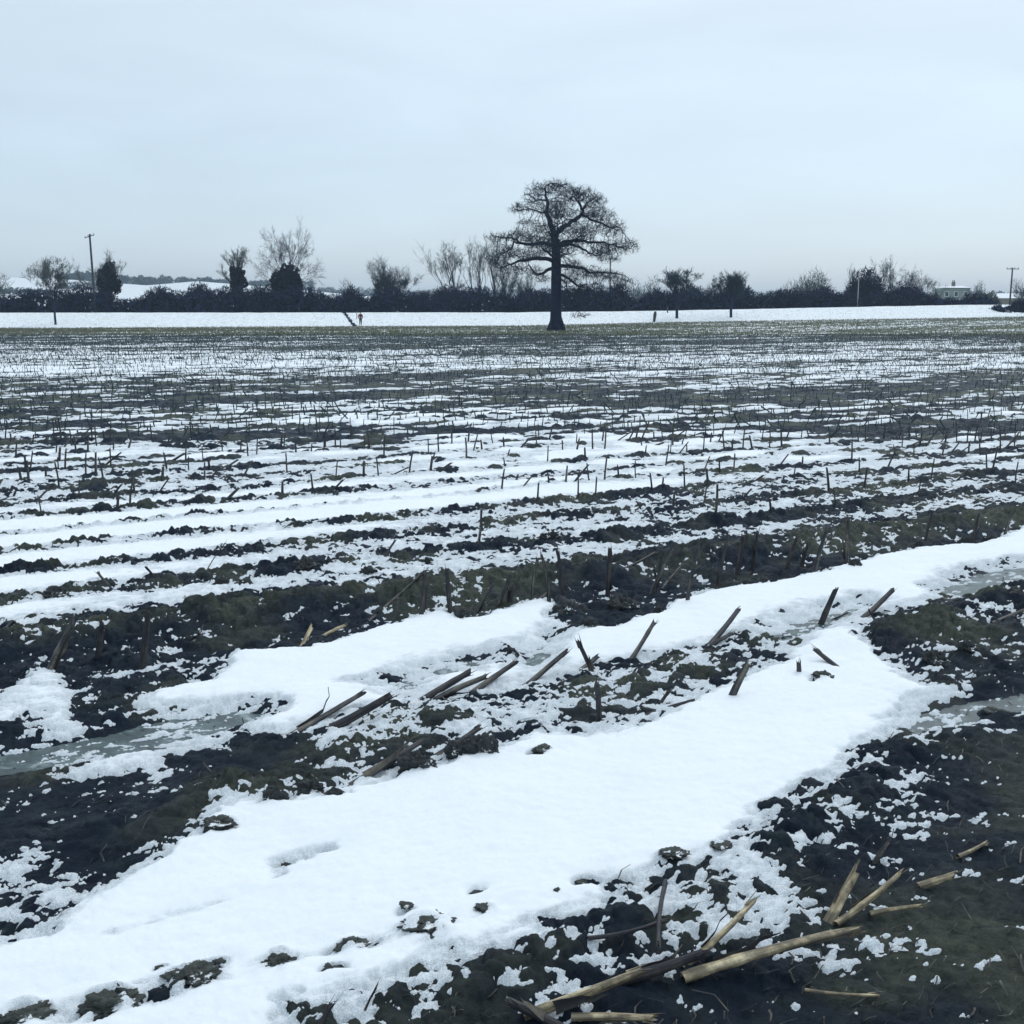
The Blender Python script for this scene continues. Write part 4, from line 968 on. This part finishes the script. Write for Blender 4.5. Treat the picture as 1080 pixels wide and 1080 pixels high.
def stalk(name, b_, tp, th, m_, label, group=None, zt=None, seed=1, sh=True, lying=False, lift=0.0):
    """b_, tp: photo pixels of base and tip; zt: height of the tip above ground"""
    g = px2g(*b_); zb = float(ground_z(*g)[0]); g = px2g(b_[0], b_[1], zb); zb = float(ground_z(*g)[0])
    if zt is None:   # upright-ish: pick the tip on the ray at the same forward distance
        a = (tp[0] - CX) / F; bb = (540 - tp[1]) / F; t_ = g[1] / (CS + bb * SN); tipp = (a * t_, g[1] + rnd.uniform(-.02, .02), H + (-SN + bb * CS) * t_)
    else:
        q = px2g(tp[0], tp[1], zb + zt); tz = zb + zt
        if lying: tz = max(tz, float(ground_z(*q)[0]) + th * .5); q = px2g(tp[0], tp[1], tz)
        tipp = (q[0], q[1], tz)
    p = (g[0], g[1], zb + lift); L = (Vector(tipp) - Vector(p)).length
    o = stub_mesh(name, L, th, seed, m_); orient(o, p, tipp)
    tag(o, label, 'maize stalk', group)
    if sh: sheath(L, th, seed + 7, o)
    return o

# foreground broken stalks in the bottom right corner
FG = [((573, 1070), (672, 1027), .017, 'straw', .08, 'thick pale straw-coloured broken stalk lying at the bottom, left of the long jointed one'),
      ((672, 1029), (742, 1008), .016, 'dark_stalk', .05, 'dark wet stalk lying between the two thick pale stalks at the bottom'),
      ((739, 1033), (897, 972), .017, 'straw', .09, 'longest pale jointed stalk lying across the mud in the bottom right corner'),
      ((735, 1016), (798, 955), .012, 'straw', .10, 'slim pale stalk slanting up just above the longest one'),
      ((880, 970), (902, 921), .016, 'straw', .10, 'short split pale stalk sticking up from the end of the longest one'),
      ((895, 973), (950, 926), .012, 'straw', .08, 'frayed pale stalk end pointing to the right edge'),
      ((935, 968), (968, 954), .007, 'straw', .03, 'thin pale splinter lying right of the split stalk'),
      ((984, 936), (1003, 924), .012, 'straw', .03, 'stubby pale stalk piece farthest to the lower right'),
      ((625, 1079), (686, 1071), .012, 'straw', .03, 'pale stalk cut off by the bottom edge'),
      ((577, 1085), (540, 1056), .012, 'dark_stalk', .06, 'dark frayed stalk at the bottom edge left of the thick pale stalk'),
      ((925, 910), (934, 890), .009, 'weathered_stalk', .06, 'small upright splinter on the mud above the split stalk'),
      ((700, 945), (686, 1000), .008, 'dark_stalk', .03, 'dark leaf stem lying on the bottom right mud ridge'),
      ((640, 985), (702, 978), .007, 'dark_stalk', .03, 'thin dark stem on the crest of the bottom mud ridge'),
      ((1020, 905), (1040, 890), .008, 'straw', .02, 'small straw scrap in the mud near the right edge'),
      ((870, 1055), (925, 1053), .004, 'straw', .012, 'thin straw thread lying on the dark mud at the bottom right')]
for i, (a, b_, th, m_, zt, lab) in enumerate(FG): stalk('broken_stalk', a, b_, th * .78, m_, lab, 'broken stalks in the bottom right corner', zt, 900 + i, sh=i in (0, 1, 2, 3, 4, 5, 8, 9), lying=True, lift=.018)
# leaning stalks across the middle
MD = [((307, 770), (383, 731), .012, 'weathered_stalk', .06, 'long pale stalk lying on snow at left, lowest end by the mud track'),
      ((352, 768), (410, 737), .016, 'dark_stalk', .07, 'dark stalk lying just right of the long pale one'),
      ((448, 736), (495, 706), .014, 'dark_stalk', .07, 'left one of three parallel stalks leaning to the right'),
      ((460, 739), (507, 710), .012, 'weathered_stalk', .07, 'middle one of three parallel stalks leaning to the right'),
      ((497, 728), (540, 698), .013, 'weathered_stalk', .08, 'right one of three parallel stalks leaning to the right'),
      ((556, 720), (596, 688), .013, 'weathered_stalk', .10, 'dark-tipped stalk leaning right beside the muddy ridge bend'),
      ((625, 710), (612, 679), .012, 'dark_stalk', None, 'short dark stub leaning left with a knobbed top'),
      ((595, 713), (634, 695), .012, 'weathered_stalk', .03, 'stalk lying against the foot of the left-leaning dark stub'),
      ((661, 698), (692, 657), .012, 'weathered_stalk', .13, 'clean tall stalk slanting right out of white snow at the centre'),
      ((376, 824), (448, 782), .012, 'weathered_stalk', .06, 'long thin stalk running down to the lowest clods at left centre'),
      ((451, 800), (508, 772), .011, 'weathered_stalk', .05, 'curved stalk above the two big clods left of centre'),
      ((631, 760), (634, 721), .013, 'dark_stalk', None, 'single dark upright stub below the row, right of centre'),
      ((692, 747), (730, 737), .010, 'dark_stalk', .02, 'dark stalk lying flat on snow below the centre row'),
      ((696, 744), (705, 729), .008, 'weathered_stalk', .05, 'tiny upright splinter beside the flat dark stalk'),
      ((743, 683), (784, 642), .012, 'dark_stalk', .12, 'dark stalk slanting right, second from the white snow at right centre'),
      ((748, 680), (769, 668), .010, 'weathered_stalk', .04, 'short stalk under the second slanting dark stalk'),
      ((865, 658), (880, 622), .014, 'dark_stalk', None, 'ragged dark stub with splayed fibres, left of the pair on the right'),
      ((870, 655), (892, 650), .006, 'dark_stalk', .02, 'thin fibre fallen from the ragged dark stub'),
      ((906, 652), (941, 628), .014, 'dark_stalk', .09, 'forked dark stalk leaning right, right of the ragged stub'),
      ((925, 660), (918, 645), .005, 'dark_stalk', None, 'thin leg-like stem under the forked dark stalk'),
      ((772, 735), (787, 702), .014, 'weathered_stalk', None, 'peeling pale stub standing alone in snow right of centre'),
      ((884, 700), (862, 687), .012, 'dark_stalk', .04, 'short dark stalk pointing up left out of snow at right'),
      ((976, 646), (1011, 632), .013, 'dark_stalk', .04, 'dark stalk lying at the edge of the muddy patch by the right edge'),
      ((843, 709), (841, 698), .010, 'dark_stalk', None, 'tiny dark stub tip poking out of snow at right'),
      ((1052, 655), (1085, 640), .010, 'weathered_stalk', .03, 'pale stalk lying in the muddy patch at the right edge'),
      ((1048, 632), (1072, 622), .010, 'weathered_stalk', .03, 'pale stalk on the frozen puddle by the right edge'),
      ((0, 669), (14, 656), .013, 'weathered_stalk', .08, 'stub cut off by the left edge above the ridge'),
      ((52, 707), (74, 657), .016, 'weathered_stalk', .20, 'leftmost tall leaning stub on the mud ridge, with a split top'),
      ((103, 697), (109, 660), .013, 'dark_stalk', None, 'second tall stub from the left on the mud ridge, dark against soil'),
      ((150, 700), (156, 648), .014, 'dark_stalk', None, 'third tall stub from the left on the mud ridge, straight and dark'),
      ((163, 610), (156, 598), .007, 'dark_stalk', None, 'short dark stem left of the thin curved twig on upper left snow'),
      ((121, 622), (104, 608), .009, 'dark_stalk', .05, 'frayed stem bent left on the upper left snow row'),
      ((217, 604), (233, 571), .0028, 'weathered_stalk', None, 'thin curved twig standing on the upper left snow row'),
      ((384, 1061), (393, 1040), .003, 'dark_stalk', None, 'thin twig standing at the bottom mud edge left of centre'),
      ((330, 1080), (349, 1064), .006, 'dark_stalk', .04, 'small dark stem cut off by the bottom edge'),
      ((381, 644), (429, 621), .010, 'weathered_stalk', .05, 'pale stalk lying along the mud ridge left of centre'),
      ((196, 663), (240, 653), .011, 'weathered_stalk', .04, 'pale stalk lying on the crest of the left mud ridge'),
      ((340, 670), (362, 658), .010, 'straw', .04, 'bright straw piece lying on the left mud ridge'),
      ((318, 676), (328, 664), .010, 'straw', .05, 'bright straw stub on the lower face of the left mud ridge'),
      ((565, 617), (606, 601), .009, 'weathered_stalk', .06, 'stalk lying across the mud ridge among upright stubs at centre'),
      ((662, 600), (692, 585), .009, 'weathered_stalk', .06, 'stalk leaning flat on the mud ridge right of centre'),
      ((700, 600), (724, 588), .009, 'weathered_stalk', .06, 'second stalk leaning flat on the mud ridge right of centre')]
for i, (a, b_, th, m_, zt, lab) in enumerate(MD): stalk('maize_stalk', a, b_, th, m_, lab, 'leaning stalks across the near snow', zt, 1000 + i, sh=(i % 3 == 0 and th > .01), lift=-.01)
# upright stubs on the main ridge, left to right
RG = [(444, 650, 451, 606), (475, 639, 471, 603), (503, 643, 519, 617), (527, 634, 535, 612), (538, 634, 541, 616), (561, 629, 561, 592), (579, 627, 580, 586), (594, 626, 592, 582), (641, 629, 642, 580), (686, 628, 704, 582), (693, 622, 696, 588), (725, 636, 733, 573),
      (756, 614, 769, 566), (778, 606, 785, 567), (793, 603, 800, 562), (830, 601, 838, 567), (845, 600, 852, 575), (858, 603, 871, 560), (893, 592, 893, 549), (975, 570, 982, 540), (1026, 572, 1031, 545), (1060, 560, 1064, 538)]
OR = ['first', 'second', 'third', 'fourth', 'fifth', 'sixth', 'seventh', 'eighth', 'ninth', 'tenth', 'eleventh', 'twelfth', 'thirteenth', 'fourteenth', 'fifteenth', 'sixteenth', 'seventeenth', 'eighteenth', 'nineteenth', 'twentieth', 'twenty-first', 'twenty-second']
for i, (a, b_, c_, d_) in enumerate(RG):
    stalk('maize_stub', (a, b_), (c_, d_), rnd.choice([.010, .012, .014]), rnd.choice(['weathered_stalk', 'dark_stalk', 'weathered_stalk']), 'upright maize stub on the main dark ridge, %s from the left in its line' % OR[i], 'stubs standing on the main ridge', None, 1100 + i, sh=i % 2 == 0)

# rows beyond: first ~240 as things, the rest as one mass
protos = [stub_mesh('maize_stub', h, r, 1200 + i, m_, False) for i, (h, r, m_) in enumerate([(.16, .010, 'weathered_stalk'), (.20, .009, 'dark_stalk'), (.12, .011, 'dark_stalk'), (.18, .008, 'weathered_stalk'), (.10, .010, 'dark_stalk'), (.22, .009, 'weathered_stalk')])]
used = [False] * len(protos)
umax, kk = 130, np.arange(0, 190)
US, VS, KS = [], [], []
for k in kk:
    v = V0 + DV * k
    spc = .16 if k < 45 else .13
    u = np.arange(-90, 175, spc); u = u + rs.uniform(-.06, .06, len(u)); vv = v + rs.normal(0, .022, len(u)) 
    US.append(u); VS.append(vv); KS.append(np.full(len(u), k))
US = np.concatenate(US); VS = np.concatenate(VS); KS = np.concatenate(KS)
xx = US * UX + VS * NX; yy = US * UY + VS * NY
kk_, dv_ = row_info(US, VS); VS2 = VS - dv_ * .7
xx = US * UX + VS2 * NX; yy = US * UY + VS2 * NY
# how many stubs stand in each stretch of row (gaps, trampled stretches, rows cut low)
dens = .42 + .5 * vn(US / 1.6, KS * 5.1, 301) + .25 * vn(US / 9, VS / 4, 303) + np.interp(yy, [0, 9.5, 11, 13, 18, 25, 40, 60, 200], [-.5, -.42, .1, -.3, .28, .2, .45, .55, .55])
q = np.exp(-(((xx - 5.5) / 4.5) ** 2 + ((yy - 17.5) / 2.5) ** 2)); dens += .5 * q
ok = (rs.rand(len(xx)) < dens) & (yy > 7.7) & (yy < 96) & (np.abs(xx) < yy * .62 + 1)
xx, yy, KS, US = xx[ok], yy[ok], KS[ok], US[ok]
zz = ground_z(xx, yy); print('stubs', len(xx))
inview = np.abs(xx) < yy * .435
order = np.argsort(np.where(inview, yy, 1e9)); near_i = order[:230]; far_i = order[230:]
rowname = {}
for i in near_i:
    k = int(KS[i]); j = rnd.randrange(len(protos)); s = rnd.uniform(.7, 1.15)
    if not used[j]: o = protos[j]; used[j] = True
    else: o = protos[j].copy(); col.objects.link(o)
    o.rotation_mode = 'XYZ'; lean = .12 if rnd.random() < .7 else .7
    o.location = (xx[i], yy[i], zz[i]); o.rotation_euler = (rnd.gauss(0, lean * .6), rnd.gauss(lean * .5, lean * .6), rnd.uniform(0, 6.28)) if lean < .5 else (rnd.gauss(0, .2), abs(rnd.gauss(.8, .25)), rnd.gauss(.45, .2))
    o.scale = (s, s, s)
    side = 'left third' if xx[i] < -.145 * yy[i] else 'middle' if xx[i] < .145 * yy[i] else 'right third'
    tag(o, 'cut maize stub in snowy row %s beyond the main ridge, %s of the picture' % (OR[min(k, 20)], side), 'maize stub', 'maize stubs in row %d beyond the main ridge, %s' % (k + 1, side))
# far stubble as one mass
n = len(far_i); fx, fy, fz = xx[far_i], yy[far_i], zz[far_i]
h = rs.uniform(.03, .16, n) * np.interp(fy, [15, 40, 100], [1, .9, .75]) ; r_ = rs.uniform(.006, .011, n) * np.interp(fy, [15, 60, 110], [1, 1.2, 1.5])
lean = np.where(rs.rand(n) < .6, .15, .8); tx = rs.normal(.1, 1, n) * lean * h; ty = rs.normal(0, 1, n) * lean * h
an = np.arange(4) * math.pi / 2 + .4
V = np.zeros((n, 8, 3), np.float32)
for j in range(4):
    V[:, j, 0] = fx + r_ * math.cos(an[j]); V[:, j, 1] = fy + r_ * math.sin(an[j]); V[:, j, 2] = fz - .04
    V[:, 4 + j, 0] = fx + tx + r_ * .8 * math.cos(an[j]); V[:, 4 + j, 1] = fy + ty + r_ * .8 * math.sin(an[j]); V[:, 4 + j, 2] = fz + h + (.015 if j < 2 else -.01)
b_ = np.arange(n)[:, None, None] * 8
qq = np.array([[0, 1, 5, 4], [1, 2, 6, 5], [2, 3, 7, 6], [3, 0, 4, 7], [4, 5, 6, 7]])[None] + b_
plain('stubble', (.012, .036, .044), (.075, .105, .085), 1.1)
tag(mesh_np('stubble', V.reshape(-1, 3), qq.reshape(-1, 4), 'stubble', smooth=False), 'maize stubble of the farther rows, countless short stubs across the field', 'stubble', kind='stuff')

# ------------------------------------------------------------------ earth clods
def clod_mesh(seed):
    R_ = np.random.RandomState(seed); n1, n2 = 56, 36; off = R_.rand(3) * 50
    th_, ph = np.meshgrid(math.pi * np.arange(n2) / (n2 - 1), 2 * math.pi * np.arange(n1) / n1, indexing='ij')
    V = np.stack([np.sin(th_) * np.cos(ph), np.sin(th_) * np.sin(ph), np.cos(th_)], -1).reshape(-1, 3).astype(np.float32)
    p = V + off
    def n3(f, sd, o=3): return (fbm((p[:, 0] + .4 * p[:, 2]) * f, (p[:, 1] - .3 * p[:, 2]) * f, sd, o, .6) + fbm((p[:, 2] + .3 * p[:, 1]) * f, (p[:, 0] * .6 - p[:, 1] * .5) * f + 7, sd + 3, o, .6)) * .5
    f_ = 1.0 + .75 * n3(1.3, seed) + .55 * n3(3.2, seed + 5) - .35 * np.abs(n3(6, seed + 9)) + .22 * n3(13, seed + 11, 2)
    V = V * np.clip(f_, .35, 1.7)[:, None]; V[:n1] = V[:n1].mean(0); V[-n1:] = V[-n1:].mean(0)
    i_ = np.arange(n2 - 1)[:, None] * n1; j_ = np.arange(n1)[None]; j2 = (j_ + 1) % n1
    return V, np.stack([i_ + j_, i_ + n1 + j_, i_ + n1 + j2, i_ + j2], -1).reshape(-1, 4)
m, t, b = mat('dusted_soil'); M['clod'] = m; oc = objco(t)
dark = rampn(t, noise(t, 22, 6, .65, oc), [(.3, (.006, .010, .016)), (.55, (.016, .022, .028)), (.75, (.05, .06, .055))])
pale = rampn(t, noise(t, 40, 5, .7, oc), [(.3, (.04, .052, .045)), (.7, (.11, .125, .10))])
c = mix(t, attr(t, 'crust'), dark, pale)
ns = node(t, 'ShaderNodeSeparateXYZ'); t.links.new(node(t, 'ShaderNodeNewGeometry').outputs['Normal'], ns.inputs[0])
sf = math_n(t, 'ADD', math_n(t, 'MULTIPLY', ns.outputs[2], .06), noise(t, 16, 5, .65, oc))
sf = rampn(t, sf, [(.64, (0, 0, 0)), (.67, (1, 1, 1))])
c = mix(t, sf, c, (.80, .85, .88)); t.links.new(c, b.inputs['Base Color']); b.inputs['Roughness'].default_value = .8
bump(t, b, noise(t, 120, 6, .7, oc), .8, .008)
for i, (px, py, wp, fl, lab) in enumerate(CL):
    g = px2g(px, py + 2, .025)
    so, sn_, dd_, *_ = heights(np.array([g[0]]), np.array([g[1]])); zt_ = max(float(so[0]), float(sn_[0]))
    dist = math.hypot(g[1], H); r_ = wp * dist / F / 2
    V, Qs = clod_mesh(1500 + i); V = V * np.array([r_, r_ * .85, r_ * min(fl, .9) * (.7 if fl < .65 else 1)])
    o = mesh_np('earth_clod', V, Qs, 'clod', loc=(g[0], g[1], zt_ - r_ * fl * .28), attrs={'crust': np.clip(.35 + .5 * V[:, 2] / r_, 0, 1) if fl < .65 else np.full(len(V), .15), 'grass': np.zeros(len(V))})
    o.rotation_euler = (0, 0, rnd.uniform(-.5, .5)); tag(o, lab, 'earth clod', 'loose earth clods on the near snow')

# ------------------------------------------------------------------ litter and grass
A = MB(); n = 5200
for i in range(n):
    y = 2.3 + 7.5 * rnd.random() ** 1.3; x = rnd.uniform(-.5, .5) * y
    g_ = heights(np.array([x]), np.array([y])) if False else None
    A.v.append(None) if False else None
    if i == 0: XS = []; 
    XS.append((x, y))
XS = np.array(XS, np.float32); hh = heights(XS[:, 0], XS[:, 1]); okk = (hh[2] < 0.0) & (rs.rand(n) < np.where(hh[5] < .4, .8, .25)); XS = XS[okk]; Zs = hh[0][okk]
for (x, y), z in zip(XS, Zs):
    a = rnd.gauss(.5, .7); L = rnd.uniform(.012, .06) * (1 if rnd.random() < .9 else 1.7); c_, s_ = math.cos(a), math.sin(a); wd_ = rnd.uniform(.0006, .0026); z = float(z) + .004; bd = rnd.gauss(0, .10) * L; up_ = abs(rnd.gauss(0, .18)) * L
    P = [(x, y, z), (x + c_ * L * .5 - s_ * bd, y + s_ * L * .5 + c_ * bd, z + .004 + up_ * .5), (x + c_ * L, y + s_ * L, z + .003 + up_)]
    V = []
    for p in P: V += [(p[0] - s_ * wd_, p[1] + c_ * wd_, p[2]), (p[0] + s_ * wd_, p[1] - c_ * wd_, p[2] + .002)]
    A.add(V, [(0, 1, 3, 2), (2, 3, 5, 4)])
tag(A.build('plant_litter', 'brown_leaf'), 'thin dark leaf scraps and fibres strewn over the bare mud', 'plant litter', kind='stuff')

n = 80000; gy = 89 + 67 * rs.rand(n) ** .9; gx = rs.uniform(-.6, .6, n) * gy
k2 = rs.rand(n) < sst(87, 96, gy + 4 * vn(gx / 5, gy / 4, 311)) * .95 + .02; gx, gy = gx[k2], gy[k2]; n = len(gx)
gzv = np.where(gy < 155, ground_z(gx, gy), far_z(gx, gy)); hgt = rs.uniform(.06, .22, n); wd_ = rs.uniform(.015, .04, n); tx = rs.normal(0, .08, n)
V = np.stack([np.stack([gx - wd_, gy, gzv - .02], 1), np.stack([gx + wd_, gy + .02, gzv - .02], 1), np.stack([gx + tx, gy + tx, gzv + hgt], 1)], 1).reshape(-1, 3)
tag(mesh_np('grass', V, np.arange(n * 3).reshape(-1, 3), 'grass_blade', smooth=False), 'short grey-green grass of the strip along the far edge of the field', 'grass', kind='stuff')
n = 9000; gy = 155 + 26 * rs.rand(n); gx = rs.uniform(-.55, .55, n) * gy; gzv = far_z(gx, gy); hgt = rs.uniform(.05, .14, n); wd_ = rs.uniform(.01, .03, n)
V = np.stack([np.stack([gx - wd_, gy, gzv - .02], 1), np.stack([gx + wd_, gy + .02, gzv - .02], 1), np.stack([gx + wd_, gy + .05, gzv + hgt], 1)], 1).reshape(-1, 3)
tag(mesh_np('bank_grass', V, np.arange(n * 3).reshape(-1, 3), 'grass_blade', smooth=False), 'sparse grass tips poking through the snow of the bank', 'grass', kind='stuff')

# ------------------------------------------------------------------ winter haze
mh = bpy.data.materials.new('haze'); mh.use_nodes = True; th = mh.node_tree; th.nodes.clear()
oh = th.nodes.new('ShaderNodeOutputMaterial'); pv = th.nodes.new('ShaderNodeVolumePrincipled'); pv.inputs['Density'].default_value = 0.00035
pv.inputs['Color'].default_value = (.66, .84, 1.0, 1); pv.inputs['Anisotropy'].default_value = 0.2; th.links.new(pv.outputs[0], oh.inputs['Volume']); M['haze'] = mh
if True:
    A = MB(); A.box(-2500, 2500, -200, 6200, -1.4, 60); tag(A.build('haze', 'haze', smooth=False), 'thin cold haze over the fields', 'haze', kind='stuff')
